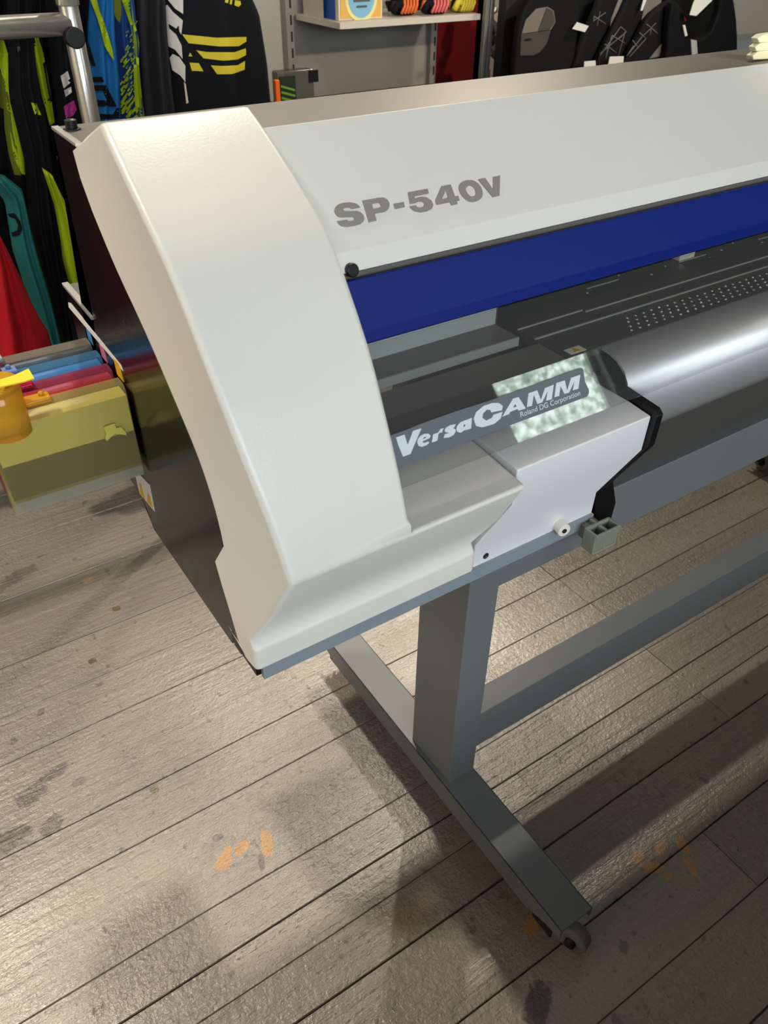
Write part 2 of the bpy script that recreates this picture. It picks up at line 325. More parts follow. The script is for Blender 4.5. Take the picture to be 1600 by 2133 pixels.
# ------------------------------------------------------------------ the wide-format printer
P = empty('large_format_printer', (.9, .7, .6), 'wide white and grey roll printer with blue front cover, standing on a grey metal stand', 'printer')
XR = 2.28   # where the right end cover begins
F = [(.863, 1.112, .199), (.815, 1.135, .203), (.770, 1.154, .207), (.732, 1.137, .203), (.661, 1.099, .199), (.610, 1.063, .198), (.554, .992, .2), (.521, .930, .206), (.497, .878, .212), (.475, .819, .218)]
G = [(.511, .7485, .209), (.552, .685, .2), (.545, .672, .2), (.545, .642, .2), (.56, .638, .2)]
B = [(.863, 1.112), (.857, 1.088), (.837, 1.06), (.790, 1.016), (.729, .972), (.673, .924), (.628, .881), (.605, .843), (.595, .812), (.592, .79), (.628, .742), (.618, .715), (.605, .685), (.591, .65), (.575, .638)]
def end_cover(name, mir=None):
    X = (lambda x: x) if mir is None else (lambda x: mir - x)
    bm = bmesh.new(); k = 3
    fr = [Vector(F[0]), Vector(F[1])] + catmull(F[2:], k); nf = len(fr); fr += [Vector(g) for g in G]
    rb = [Vector(b) for b in B[:2]] + catmull([b for b in B[2:10]], k); rb += [Vector(b) for b in B[10:]]
    Lr = [bm.verts.new((X(.200), v[0], v[1])) for v in rb]
    Lf = [bm.verts.new((X(v[2]), v[0], v[1])) for v in fr]
    Rm = [bm.verts.new((X(.353), v[0], v[1])) for v in fr]
    n = len(fr)
    for i in range(n - 1):
        bm.faces.new((Lr[i], Lf[i], Lf[i + 1], Lr[i + 1])); bm.faces.new((Lf[i], Rm[i], Rm[i + 1], Lf[i + 1]))
    In = [bm.verts.new((X(.353), v[0] + .05, v[1] - .035)) for v in fr[:nf - 1]]; In.append(bm.verts.new((X(.353), .56, .826)))
    for i in range(nf - 1): bm.faces.new((Rm[i], In[i], In[i + 1], Rm[i + 1]))
    ext = .505
    Re = [bm.verts.new((X(ext), v[0], v[1])) for v in fr[nf - 1:]]
    for i in range(len(Re) - 1): bm.faces.new((Rm[nf - 1 + i], Re[i], Re[i + 1], Rm[nf + i]))
    tb = bm.verts.new((X(ext), .66, .834)); ti = bm.verts.new((X(.353), .66, .834)); bb = bm.verts.new((X(ext), .66, .638)); bi = bm.verts.new((X(.353), .66, .638)); bl = bm.verts.new((X(.205), .66, .638))
    bm.faces.new((Rm[nf - 1], In[-1], ti, tb, Re[0])); bm.faces.new([Re[0], tb, bb] + Re[:0:-1]); bm.faces.new((Re[-1], bb, bi, Rm[-1])); bm.faces.new((Rm[-1], bi, bl, Lf[-1]))
    bmesh.ops.recalc_face_normals(bm, faces=bm.faces)
    lay = bm.edges.layers.float.new('bevel_weight_edge')
    for e in bm.edges:
        if len(e.link_faces) == 2 and e.calc_face_angle_signed(0) > math.radians(20): e[lay] = .4 if max(v.co.z for v in e.verts) < .70 and abs(e.verts[0].co.z - e.verts[1].co.z) < .004 else 1
    o = link(name, tomesh(bm, recalc=False), WHITE, P, .0065, 4); b = o.modifiers['bevel']; b.limit_method = 'WEIGHT'; b.use_clamp_overlap = False; return o
end_cover('end_cover')
end_cover('end_cover', .199 + XR + .154)
# black side panel
PX = .2035
side = [(.945, 1.117), (.868, 1.117), (.848, 1.09), (.828, 1.064), (.78, 1.02), (.718, .976), (.662, .928), (.617, .885), (.594, .847), (.582, .812), (.582, .79), (.612, .742), (.603, .715), (.592, .685), (.583, .655), (.583, .64), (.600, .616), (.617, .616), (.62, .625), (.625, .612), (.89, .604), (.905, .63), (.925, .645), (1.09, .648), (1.09, .896), (.962, .896)]
prism('side_panel', [(PX, y, z) for y, z in side], (.004, 0, 0), BLACKG, P)
box('panel_flange', (PX - .001, PX + .006), (.858, .946), (1.1165, 1.1195), STEEL, P)
box('panel_flange', (PX - .003, PX + .005), (.962, 1.092), (.895, .899), STEEL, P)
# body behind
box('top_panel', (PX + .006, XR + .15), (.768, .945), (1.112, 1.119), METAL, P, .001)
box('lower_rear_panel', (.66, XR + .15), (.894, .90), (.67, .86), APROND, P)
box('rear_panel', (PX + .005, XR + .15), (.938, .944), (.84, 1.112), METAL, P)
box('rear_step', (PX + .005, .305), (.95, 1.09), (.65, .8965), METAL, P, .001)
box('base_deck', (.66, XR + .15), (.662, .90), (.662, .67), APROND, P)
box('step_base', (PX + .006, .303), (.94, 1.085), (.641, .65), APROND, P)
box('base_tray', (PX + .006, .66), (.662, .938), (.639, .652), APROND, P)
# fascia
fas = [(.775, 1.121), (.760, 1.132), (.752, 1.136), (.741, 1.128), (.649, 1.041), (.643, 1.0225), (.655, 1.017)]
sheet('fascia', [(.7595, 1.117), (.7585, 1.133), (.752, 1.1365), (.649, 1.041), (.6415, 1.0225), (.66, 1.016)], .353, XR, .004, FASC, P, .0025, ang=12)
FN = Vector((0, -(1.1365 - 1.041), .752 - .649)).normalized()
def on_fascia(px, py): return hitp(px, py, (0, .649, 1.041), FN), FN
def sc_(o, s, pts): return [(o[0] + s * x, o[1] + s * y) for x, y in pts]
oA, sA = (680, 350), .125; oB, sB = (860, 350), .125
S = smooth_ring([(130, 715), (150, 660), (200, 615), (270, 590), (380, 578), (470, 590), (530, 625)], 1) + [(562, 665), (410, 692), (392, 670), (340, 665), (290, 678), (278, 700), (300, 722), (400, 725), (500, 720), (570, 745), (615, 790), (632, 850), (612, 900), (560, 940), (470, 968), (340, 988), (250, 975), (200, 940), (175, 895), (340, 868), (365, 888), (410, 890), (455, 875), (465, 845), (440, 822), (350, 825), (240, 830), (180, 810), (145, 770)]
letters = [
    [sc_(oA, sA, S)],
    [sc_(oA, sA, [(595, 552), (880, 500), (950, 498), (1010, 530), (1045, 590), (1048, 650), (1020, 700), (970, 735), (805, 768), (832, 882), (703, 910)]), sc_(oA, sA, [(755, 605), (850, 585), (890, 600), (905, 640), (885, 665), (775, 685)])],
    [sc_(oA, sA, [(1115, 605), (1283, 572), (1305, 655), (1140, 690)])],
    [sc_(oA, .24375, [(695, 212), (862, 180), (874, 220), (748, 246), (755, 264), (800, 250), (850, 252), (895, 280), (912, 320), (900, 350), (860, 372), (800, 382), (750, 372), (722, 352), (708, 332), (760, 322), (775, 338), (800, 342), (830, 332), (837, 308), (815, 290), (785, 290), (757, 302), (712, 310)])],
    [sc_(oB, sB, [(370, 550), (475, 308), (628, 280), (697, 478), (752, 468), (778, 548), (727, 556), (742, 605), (637, 628), (620, 575), (395, 620)]), sc_(oB, sB, [(480, 525), (548, 375), (587, 500)])],
    [sc_(oB, sB, smooth_ring([(760, 350), (775, 285), (825, 235), (910, 210), (990, 212), (1060, 245), (1115, 300), (1150, 370), (1160, 440), (1140, 505), (1080, 550), (1000, 572), (930, 562), (860, 515), (800, 445)], 2)), sc_(oB, sB, smooth_ring([(878, 370), (895, 325), (935, 298), (985, 310), (1025, 355), (1045, 410), (1035, 460), (995, 482), (950, 470), (905, 425)], 2))],
    [sc_(oB, sB, [(1083, 198), (1200, 172), (1335, 365), (1332, 155), (1450, 128), (1440, 468), (1328, 492)])]]
glyphs('model_lettering', letters, on_fascia, .0003, .0006, LETTER, P)
q = hit(729, 563, 'y', .644); cyl('bumper_knob', q + Vector((0, .006, -.001)), q + Vector((0, -.007, .002)), .0068, BLACK, P, bevel=.0015)
# blue front cover
sheet('front_cover', [(.640, 1.0165), (.632, 1.0185), (.621, .994), (.6115, .9725), (.6045, .9635), (.612, .958)], .353, XR, .004, BLUE, P, .001, ang=12)
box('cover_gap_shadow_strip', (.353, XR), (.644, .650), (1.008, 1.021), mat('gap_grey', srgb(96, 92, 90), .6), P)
# clear cover with sticker
FO = Vector((0, .552, .905)); BO = Vector((0, .523, .838)); LN = Vector((0, -.91772, .39722))
sheet('clear_cover', [(.606, .9605), (.578, .934), (.552, .905), (.523, .838)], .354, XR, .0022, CLEAR, P)
def on_clear(px, py): return hitp(px, py, FO, LN), LN
STK = mat('grey_sticker', srgb(92, 98, 106), .42, bump=.05, bscale=200)
LET = mat('silver_sticker_lettering', srgb(205, 212, 216), .4, vary=.04, vscale=200)
st_out = [(836, 899), (878, 882), (948, 857), (1012, 837), (1100, 806), (1206, 767), (1211, 766), (1214, 770), (1218, 795), (1226, 812), (1226, 820), (1222, 826), (1140, 857), (1080, 879), (988, 914), (930, 937), (842, 969), (800, 985), (790, 915)]
def clampx(px, py):
    Pn, n = on_clear(px, py)
    if Pn.x < .3545: Pn.x = .3545
    return Pn, n
glyphs('versacamm_sticker'.replace('versacamm_', 'logo_'), [[st_out]], clampx, .0003, .0004, STK, P)
o1, s1 = (820, 800), .1375; o2, s2 = (820, 760), .2625; o3, s3 = (1020, 760), .1375
logo = [
    [sc_(o1, s1, [(28, 808), (158, 765), (205, 920), (285, 708), (413, 670), (248, 1058), (135, 1098), (62, 925)])],
    [sc_(o1, s1, [(348, 880), (360, 830), (400, 780), (460, 752), (520, 750), (552, 780), (540, 815), (428, 868), (440, 888), (480, 885), (505, 868), (537, 885), (490, 925), (420, 950), (370, 935)]), sc_(o1, s1, [(434, 836), (447, 810), (472, 797), (490, 802), (480, 815)])],
    [sc_(o1, s1, [(590, 760), (660, 735), (655, 752), (700, 680), (752, 665), (722, 735), (690, 735), (668, 765), (655, 855), (572, 885)])],
    [sc_(o1, s1, [(932, 605), (850, 622), (790, 655), (762, 700), (782, 730), (835, 738), (820, 745), (768, 758), (750, 815), (830, 808), (900, 770), (932, 720), (930, 685), (890, 663), (912, 655)])],
    [sc_(o1, s1, [(950, 640), (1000, 580), (1070, 548), (1085, 547), (1178, 510), (1165, 672), (1080, 700), (1070, 695), (1010, 735), (960, 725), (943, 690)]), sc_(o1, s1, [(1045, 635), (1058, 612), (1080, 614), (1074, 640), (1052, 650)])],
    [sc_(o2, s2, [(630, 430), (650, 375), (710, 325), (780, 302), (830, 302), (862, 325), (855, 360), (770, 377), (765, 358), (735, 355), (705, 385), (700, 420), (730, 442), (775, 420), (788, 395), (860, 372), (845, 425), (790, 470), (700, 495), (650, 485)])],
    [sc_(o3, s3, [(180, 785), (345, 510), (430, 488), (540, 660), (430, 692), (415, 668), (300, 715), (285, 745)]), sc_(o3, s3, [(345, 648), (380, 590), (402, 632)])],
    [sc_(o3, s3, [(555, 640), (580, 430), (712, 385), (768, 532), (828, 352), (962, 300), (932, 520), (845, 545), (870, 398), (785, 570), (715, 592), (660, 455), (632, 618)])],
    [sc_(o3, s3, [(972, 490), (1000, 275), (1130, 235), (1165, 385), (1225, 195), (1365, 150), (1335, 360), (1250, 388), (1275, 250), (1195, 420), (1125, 440), (1065, 320), (1045, 470)])]]
stick = [o for o in P.children if o.name.startswith('logo_sticker')][0]
glyphs('logo_lettering', logo, clampx, .0008, .0003, LET, stick)
def text_on(name, s, pA, pB, capdir, size, m, parent, n, lift=.0008, shear=0, space=1):
    cu = bpy.data.curves.new(name, 'FONT'); cu.body = s; cu.size = 1; cu.space_character = space; cu.shear = shear
    t = bpy.data.objects.new('tmp', cu); C.objects.link(t); bpy.context.view_layer.update()
    dg = bpy.context.evaluated_depsgraph_get(); me = bpy.data.meshes.new_from_object(t.evaluated_get(dg)); bpy.data.objects.remove(t)
    xs = [v.co.x for v in me.vertices]; x0, x1 = min(xs), max(xs); ex = (pB - pA); L_ = ex.length; ex = ex.normalized(); k = L_ / (x1 - x0)
    ey = capdir.normalized()
    for v in me.vertices: v.co = pA + ex * (v.co.x - x0) * k + ey * v.co.y * size + n * lift
    return link(name, me, m, parent)
pa, _ = on_clear(1084, 869); pb, _ = on_clear(1208, 823); text_on('maker_lettering', 'Roland DG Corporation', pa, pb, LN.cross(Vector((1, 0, 0))) * -1 if LN.cross(Vector((1, 0, 0))).z < 0 else LN.cross(Vector((1, 0, 0))), .0085, LET, stick, LN)
# lower left housing beside the cover
prof('front_housing', [(.498, .824), (.499, .774), (.552, .675), (.553, .637), (.66, .637), (.66, .828), (.533, .827)], .509, .722, HOUS, P, .002, 3)
prof('housing_gasket', [(.56, .838), (.497, .833), (.490, .827), (.491, .783), (.548, .68), (.56, .66), (.60, .66), (.60, .838)], .7225, .7335, BLACK, P, .001)
box('under_strip', (.209, .722), (.549, .556), (.619, .639), GREYS, P)
box('base_edge', (.203, .722), (.556, .62), (.622, .638), BLACK, P)
cyl('thumb_screw', (.657, .554, .646), (.654, .538, .646), .0095, mat('ivory_plastic', srgb(226, 222, 208), .45), P, bevel=.001)
cyl('screw_socket', (.6538, .5385, .646), (.6535, .5372, .646), .0035, DARKLINE, P)
lathe('screw', [(.0045, 0), (.0045, .0012), (.0028, .0016), (.0024, .0006)], (.529, .5532, .650), STEEL, P, axis=(0, -1, 0))
bpy.data.objects['screw'].data.materials[0] = mat('dark_screw', srgb(60, 60, 60), .4, .6)
# hook and latch
pts = [hit(x, y, 'y', .552) for x, y in ((1243, 1020), (1276, 992), (1283, 1047), (1266, 1106), (1238, 1100))]
prism('cover_hook', pts, (0, .008, 0), BLACK, P, .0006)
LATM = mat('olive_grey_plastic', srgb(128, 132, 118), .45)
bm = bmesh.new(); t = .003
def taper(bm, x, y, z0, z1):
    (x0, x1), (y0, y1) = x, y; s = .004
    vs = [bm.verts.new(v) for v in ((x0, y0, z1), (x1, y0, z1), (x1, y1, z1), (x0, y1, z1), (x0 + s, y0 + s, z0), (x1 - s, y0 + s, z0), (x1 - s, y1, z0), (x0 + s, y1, z0))]
    for f in ((0, 1, 2, 3), (4, 7, 6, 5), (0, 4, 5, 1), (1, 5, 6, 2), (2, 6, 7, 3), (3, 7, 4, 0)): bm.faces.new([vs[i] for i in f])
taper(bm, (.690, .737), (.511, .515), .602, .638); add_box(bm, (.690, .694), (.513, .535), (.604, .638)); add_box(bm, (.733, .737), (.513, .535), (.604, .638))
add_box(bm, (.692, .735), (.531, .535), (.604, .638)); add_box(bm, (.711, .716), (.513, .546), (.604, .637)); add_box(bm, (.692, .735), (.513, .533), (.602, .606)); add_box(bm, (.700, .727), (.535, .552), (.608, .630))
link('cover_latch', tomesh(bm), LATM, P, .0012, 2)
# silver apron and dark face
sheet('front_apron', [(.66, .868), (.605, .8678), (.588, .8665), (.573, .862), (.560, .853), (.551, .840), (.546, .823), (.545, .803), (.546, .78), (.553, .758), (.566, .738)], .7335, XR, .003, APRON, P, smooth=True)
for f in [o for o in P.children if o.name.startswith('front_apron')][0].data.polygons: f.use_smooth = len(f.vertices) == 4 and abs(f.normal.x) < .5
sheet('lower_apron', [(.566, .7395), (.5765, .662)], .7335, XR, .004, APROND, P)
# platen and inside parts
RAILM = mat('rail_glint_pale', srgb(150, 150, 146), .4, .1)  # pale colour stands in for the bright reflection along rails and slot edges
plat = box('platen', (.6725, XR), (.602, .79), (.860, .8702), PLATEN, P)
box('platen_rail', (.6725, XR), (.6600, .6622), (.8702, .8722), RAILM, plat)
box('platen_rail', (.79, XR), (.6875, .6895), (.8702, .8722), RAILM, plat)
box('platen_rail', (.6725, .79), (.6935, .6952), (.8702, .8722), RAILM, plat)
bm = bmesh.new()
for r, (y, z) in enumerate(((.614, .8705), (.624, .8705), (.634, .8705), (.644, .8705))):
    for k in range(90): add_cyl(bm, (.80 + k * .0160 + r * .008, y + random.uniform(-.001, .001), z - .001), (.80 + k * .0160 + r * .008, y, z + .0004), .0017, n=8)
for k in range(30):
    add_cyl(bm, (.84 + k * .045, .735 + .012 * (k % 3), .8695), (.84 + k * .045, .735 + .012 * (k % 3), .8710), .0017, n=8)
vh = link('vacuum_holes', tomesh(bm), mat('hole_glint_white', srgb(225, 225, 220), .4), plat); vh['kind'] = 'stuff'  # near-white discs paint the sparkle of the hole rims
for k in range(7):
    x = .85 + k * .20
    box('roller_slot', (x, x + .065), (.725, .745), (.8700, .8706), DARKLINE, plat); box('slot_edge', (x, x + .065), (.745, .747), (.8702, .8722), RAILM, plat)
q = hit(1198, 729, 'z', .8704); bm = bmesh.new(); add_box(bm, (q.x - .013, q.x + .013), (q.y - .007, q.y + .007), (.8702, .8706)); wl = link('warning_label', tomesh(bm), PAPER, plat)
prism('warning_triangle', [(q.x - .006, q.y - .005, .8706), (q.x + .006, q.y - .005, .8706), (q.x, q.y + .006, .8706)], (0, 0, .0003), YEL, wl)
lathe('platen_screw', [(.004, 0), (.004, .001), (.002, .001)], (.7, .648, .8702), DARKLINE, plat)
q = hit(1425, 537, 'z', .872); bm = bmesh.new(); add_box(bm, (q.x - .018, q.x + .018), (q.y - .006, q.y + .012), (.8706, .884)); add_box(bm, (q.x - .01, q.x + .012), (q.y + .006, q.y + .03), (.876, .890)); link('media_clamp', tomesh(bm), mat('cream_plastic', srgb(214, 212, 190), .5), P, .002)
box('inner_panel', (.30, .637), (.700, .704), (.880, 1.04), INNER, P)
box('inner_shelf', (.30, .637), (.656, .70), (.880, .8855), PLATE, P); box('shelf_lip', (.30, .6375), (.6535, .656), (.874, .8858), mat('lip_grey_metal', srgb(150, 158, 156), .4, .2), P)
box('platen_cover', (.36, .671), (.562, .652), (.862, .8700), PLATE, P, .001)
box('inner_bulkhead', (.637, .645), (.706, .93), (.66, 1.06), APROND, P)
box('rear_inner_wall', (.645, XR), (.83, .836), (.86, 1.11), PLATEN, P)
# labels and bolts on the side
def side_quad(name, pts, m, parent=P, dx=.0006): return prism(name, [hit(a, b, 'x', PX - dx) for a, b in pts], (dx * .9, 0, 0), m, parent)
strip = side_quad('colour_label_strip', [(142, 630), (147, 632), (252, 762), (256, 773), (250, 766), (143, 640)], PAPER)
side_quad('cyan_tab', [(179, 683), (187, 692), (194, 720), (184, 706)], mat('cyan_label', srgb(70, 140, 190), .5), strip, .0009)
side_quad('magenta_tab', [(206, 715), (214, 724), (224, 757), (212, 742)], mat('pink_label', srgb(205, 110, 140), .5), strip, .0009)
side_quad('yellow_tab', [(236, 746), (247, 757), (257, 796), (244, 780)], YEL, strip, .0009)
wl = side_quad('side_warning_label', [(282, 992), (288, 985), (311, 1010), (322, 1066), (291, 1028)], PAPER)
side_quad('warning_mark', [(291, 1006), (295, 1011), (303, 1043), (292, 1028)], YEL, wl, .0011); side_quad('warning_mark', [(307, 1027), (312, 1034), (318, 1058), (307, 1046)], YEL, wl, .0011)
def bolt(name, c, r, h_, parent=P):
    bm = bmesh.new(); add_cyl(bm, c, Vector(c) + Vector((0, 0, .0015)), r * 1.5, n=6); add_cyl(bm, Vector(c) + Vector((0, 0, .0015)), Vector(c) + Vector((0, 0, h_)), r, n=16)
    add_cyl(bm, Vector(c) + Vector((0, 0, h_)), Vector(c) + Vector((0, 0, h_ + .0008)), r * .8, r * .55, n=16); return link(name, tomesh(bm), BLACK, parent, .0005)
bolt('cap_bolt', (.2175, .921, 1.119), .0062, .0095); bolt('cap_bolt', (.214, .995, .8965), .0055, .009)
for x, y in ((257, 667), (256, 560)): pass
side_quad('vent_slit', [(255, 666), (258, 666), (261, 677), (259, 678)], DARKLINE, P)
for a, b in ((164, 372), (119, 329)): side_quad('panel_screw', [(a - 1.5, b - 4), (a + 1.5, b - 2), (a + 2, b + 4), (a - 1, b + 3)], BLACK, P)
# ------------------------------------------------------------------ stand
S_ = empty('printer_stand', (1.2, .62, 0), 'grey metal stand with two legs on castered feet and two cross rails, under the printer', 'stand')
def leg(x0):
    box('column', (x0 + .008, x0 + .063), (.575, .685), (.107, .637), STAND, S_, .0015)
    ft = bmesh.new(); y0, y1, zt, zb = .286, 1.03, .107, .058
    # folded channel: top and two sides, ends cut up over the casters
    sidep = [(y0, zt), (y0, zb + .025), (y0 + .03, zb + .02), (y0 + .075, zb), (y1 - .075, zb), (y1 - .03, zb + .02), (y1, zb + .025), (y1, zt)]
    for xa, xb in ((x0, x0 + .003), (x0 + .062, x0 + .065)):
        a = [ft.verts.new((xa, y, z)) for y, z in sidep]; b = [ft.verts.new((xb, y, z)) for y, z in sidep]
        ft.faces.new(a); ft.faces.new(b[::-1])
        for i in range(len(a)): ft.faces.new((a[i], b[i], b[(i + 1) % len(a)], a[(i + 1) % len(a)]))
    add_box(ft, (x0, x0 + .065), (y0, y1), (zt - .003, zt)); link('foot_beam', tomesh(ft), STAND, S_, .0012, 2)
    for y in (y0 + .045, y1 - .055):
        c = bmesh.new(); xm = x0 + .032
        add_cyl(c, (xm, y, .065), (xm, y, zt - .003), .012, n=14); add_box(c, (xm - .02, xm - .016), (y - .022, y + .02), (.028, .078)); add_box(c, (xm + .016, xm + .02), (y - .022, y + .02), (.028, .078)); add_box(c, (xm - .02, xm + .02), (y - .02, y + .02), (.07, .078))
        cs = link('caster', tomesh(c), RUBBER, S_, .001, 1)
        wx, wy = (xm + .016, y - .040) if (x0 < 1 and y < .5) else (xm + .004, y - .016); wa = (1, .35, 0) if (x0 < 1 and y < .5) else (1, 0, 0)
        lathe('wheel', [(.012, -.012), (.023, -.012), (.026, -.008), (.026, .008), (.023, .012), (.012, .012)], (wx, wy, .026), WHEEL, cs, axis=wa); lathe('wheel_hub', [(.009, -.019), (.009, .019)], (wx, wy, .026), RUBBER, cs, 14, wa)
leg(.520); leg(1.955)
box('upper_rail', (.583, 1.963), (.579, .675), (.545, .6365), STAND, S_, .0015)
box('lower_rail', (.583, 1.963), (.579, .624), (.166, .255), STAND, S_, .0015)
# ------------------------------------------------------------------ ink cartridges
def plastic(name, col, rough=.12, tr=.6):
    if name in MATS: return MATS[name]
    M = mat(name, col, rough, spec=.6); nt = M.node_tree; p = nt.nodes['Principled BSDF']; o = [n for n in nt.nodes if n.type == 'OUTPUT_MATERIAL'][0]
    t = nt.nodes.new('ShaderNodeBsdfTransparent'); t.inputs[0].default_value = tuple(min(1, .35 + .75 * c) for c in col[:3]) + (1,)
    mx = nt.nodes.new('ShaderNodeMixShader'); mx.inputs[0].default_value = tr
    nt.links.new(p.outputs[0], mx.inputs[1]); nt.links.new(t.outputs[0], mx.inputs[2]); nt.links.new(mx.outputs[0], o.inputs[0]); return M
def cartridge(label, y0, x0, shell, ink, fill, capm, cx, scatter, cr=.0165, co=0, cz=0):
    w_ = .031; z0, z1 = .722, .851; x1 = .2000
    E_ = empty('ink_cartridge', ((x0 + x1) / 2, y0 + w_ / 2, z0), label, 'ink cartridge', 'ink cartridges in the side of the printer')
    pr = [(y0, z0), (y0, z1 - .012), (y0 + .005, z1 - .001), (y0 + .013, z1), (y0 + w_ - .006, z1), (y0 + w_, z1 - .008), (y0 + w_, z0)]
    prof('shell', pr, x0, x1, shell, E_, .0012, 2)
    box('ink', (x0 + .004, x1 - .001), (y0 + .002, y0 + w_ - .002), (z0 + .017, z0 + .017 + fill), ink, E_)
    box('scatter_fill', (x0 + .004, x1 - .001), (y0 + .0018, y0 + w_ - .002), (z0 + .0175 + fill, z1 - .014), scatter, E_)  # pale block added to stand in for light scattered in the milky shell
    box('base_channel', (x0 + .002, x1 - .0005), (y0 - .0003, y0 + w_ + .0003), (z0 - .001, z0 + .014), plastic('clear_base_plastic', srgb(200, 202, 196), .15, .7), E_)
    cp = lathe('filler_cap', [(cr * .96, -cz), (cr, .030), (cr - .001, .031), (cr - .001, .036), (cr + .0012, .0365), (cr + .0012, .041), (cr - .001, .043), (cr - .004, .041), (.0, .041)], (cx, y0 + w_ / 2 + co, z1 - .002), capm, E_, 40)
    lg = bmesh.new(); x = cx + cr - .0015; add_box(lg, (x, x + .030), (y0 + .006, y0 + w_ - .007), (z1, z1 + .0075)); tb = link('cap_tab', tomesh(lg), capm, E_, .003, 3)
    lathe('tab_stud', [(.0032, 0), (.0032, .004), (.0015, .005)], (x + .021, y0 + w_ / 2, z1 + .0075), capm, tb, 14)
    return E_
ks = plastic('smoke_clear_plastic', srgb(150, 142, 130), .08, .6)
cs_ = plastic('cyan_clear_plastic', srgb(110, 175, 215), .08, .78); ms = plastic('magenta_clear_plastic', srgb(200, 85, 115), .08, .75); ys = plastic('yellow_clear_plastic', srgb(214, 206, 140), .12, .8)
c1 = cartridge('yellow tinted ink cartridge with brown ink in its lower half, nearest of the four', .859, .039, ys, mat('yellow_ink', srgb(62, 40, 6), .4), .048, plastic('amber_plastic', srgb(225, 175, 50), .1, .5), .063, mat('yellow_scatter', srgb(208, 198, 128), .5), .0255, -.008, .022)
c2 = cartridge('pink red ink cartridge just behind the yellow one', .903, .039, ms, mat('magenta_ink', srgb(120, 14, 40), .4), .07, plastic('raspberry_plastic', srgb(190, 20, 75), .1, .4), .060, mat('magenta_scatter', srgb(196, 96, 120), .5), .0195)
c3 = cartridge('light blue ink cartridge between the pink and the grey one', .946, .039, cs_, mat('cyan_ink', srgb(20, 84, 120), .4), .075, plastic('pale_blue_plastic', srgb(150, 175, 225), .1, .5), .052, mat('cyan_scatter', srgb(120, 172, 205), .5), .0195)
c4 = cartridge('smoky grey clear ink cartridge, furthest of the four', .989, .039, ks, mat('black_ink', srgb(52, 48, 44), .4), .085, plastic('clear_cap_plastic', srgb(205, 205, 215), .1, .5), .044, mat('smoke_scatter', srgb(120, 114, 104), .5), .0195)
# star clip on the yellow shell and tape on its cap
pts = [hit(160 + .125 * a, 740 + .125 * b, 'y', .8585) for a, b in ((430, 1190), (560, 1140), (625, 1120), (650, 1200), (740, 1180), (820, 1280), (810, 1320), (625, 1290), (500, 1410), (465, 1390), (480, 1290))]
prism('star_clip', pts, (0, -.003, 0), mat('soft_yellow_plastic', srgb(200, 192, 90), .4), c1, .0008)
pa_ = [hit(a, b, 'z', .8965) for a, b in ((0, 793), (30, 784), (60, 770), (72, 790), (50, 797), (0, 808))]
tp = prism('tape_tag', pa_, (0, 0, .0015), mat('yellow_tape', srgb(228, 205, 50), .4), c1)
# ------------------------------------------------------------------ things on top of the printer
q = hit(1590, 128, 'z', 1.119)
bm = bmesh.new()
for k in range(3):
    dz = .008 + k * .0115; pr = [(q.x - .020 + .002 * k, q.y + .004, 1.1195 + dz - .006), (q.x - .024, q.y + .004, 1.1195 + dz), (q.x - .012, q.y + .004, 1.1195 + dz + .005), (q.x + .03, q.y + .004, 1.1195 + dz + .006), (q.x + .03, q.y + .004, 1.1195 + dz - .008)]
    a = [bm.verts.new(p) for p in pr]; b = [bm.verts.new(Vector(p) + Vector((0, .014, 0))) for p in pr]; bm.faces.new(a); bm.faces.new(b[::-1])
    for i in range(5): bm.faces.new((a[i], b[i], b[(i + 1) % 5], a[(i + 1) % 5]))
tag(link('plastic_clamp', tomesh(bm), mat('cream_clamp_plastic', srgb(226, 224, 190), .45), None, .002, 2), 'cream ridged plastic clamp lying on the metal top of the printer', 'clamp')
# ------------------------------------------------------------------ chrome garment rack
RK = empty('garment_rack', (.40, 1.62, 0), 'chrome tube garment rack post with a side tube, behind the left end of the printer', 'clothes rack')
yk = 1.62
pz = hit(170, 150, 'y', yk); rp = .0165
cyl('post', (pz.x, yk, .0), (pz.x, yk, 1.9), rp, CHROME, RK); lathe('post_collar', [(rp + .001, 0), (rp + .003, .002), (rp + .003, .05), (rp + .001, .052)], (pz.x, yk, 1.165), CHROME, RK)
ta = hit(0, 58, 'y', yk - .002); cyl('side_tube', (pz.x - .9, yk, ta.z - .0), (pz.x - .004, yk, ta.z), .0175, CHROME, RK)
q = hit(156, 79, 'y', yk - .025); cyl('end_cap', (q.x, q.y + .015, q.z), (q.x, q.y - .006, q.z), .0165, BLACK, RK, bevel=.002)
cyl('rack_foot', (pz.x, yk - .35, .02), (pz.x, yk + .35, .02), .017, CHROME, RK)
cyl('hanging_rail', (-2.2, 1.98, 1.62), (1.45, 1.98, 1.62), .014, CHROME, RK)
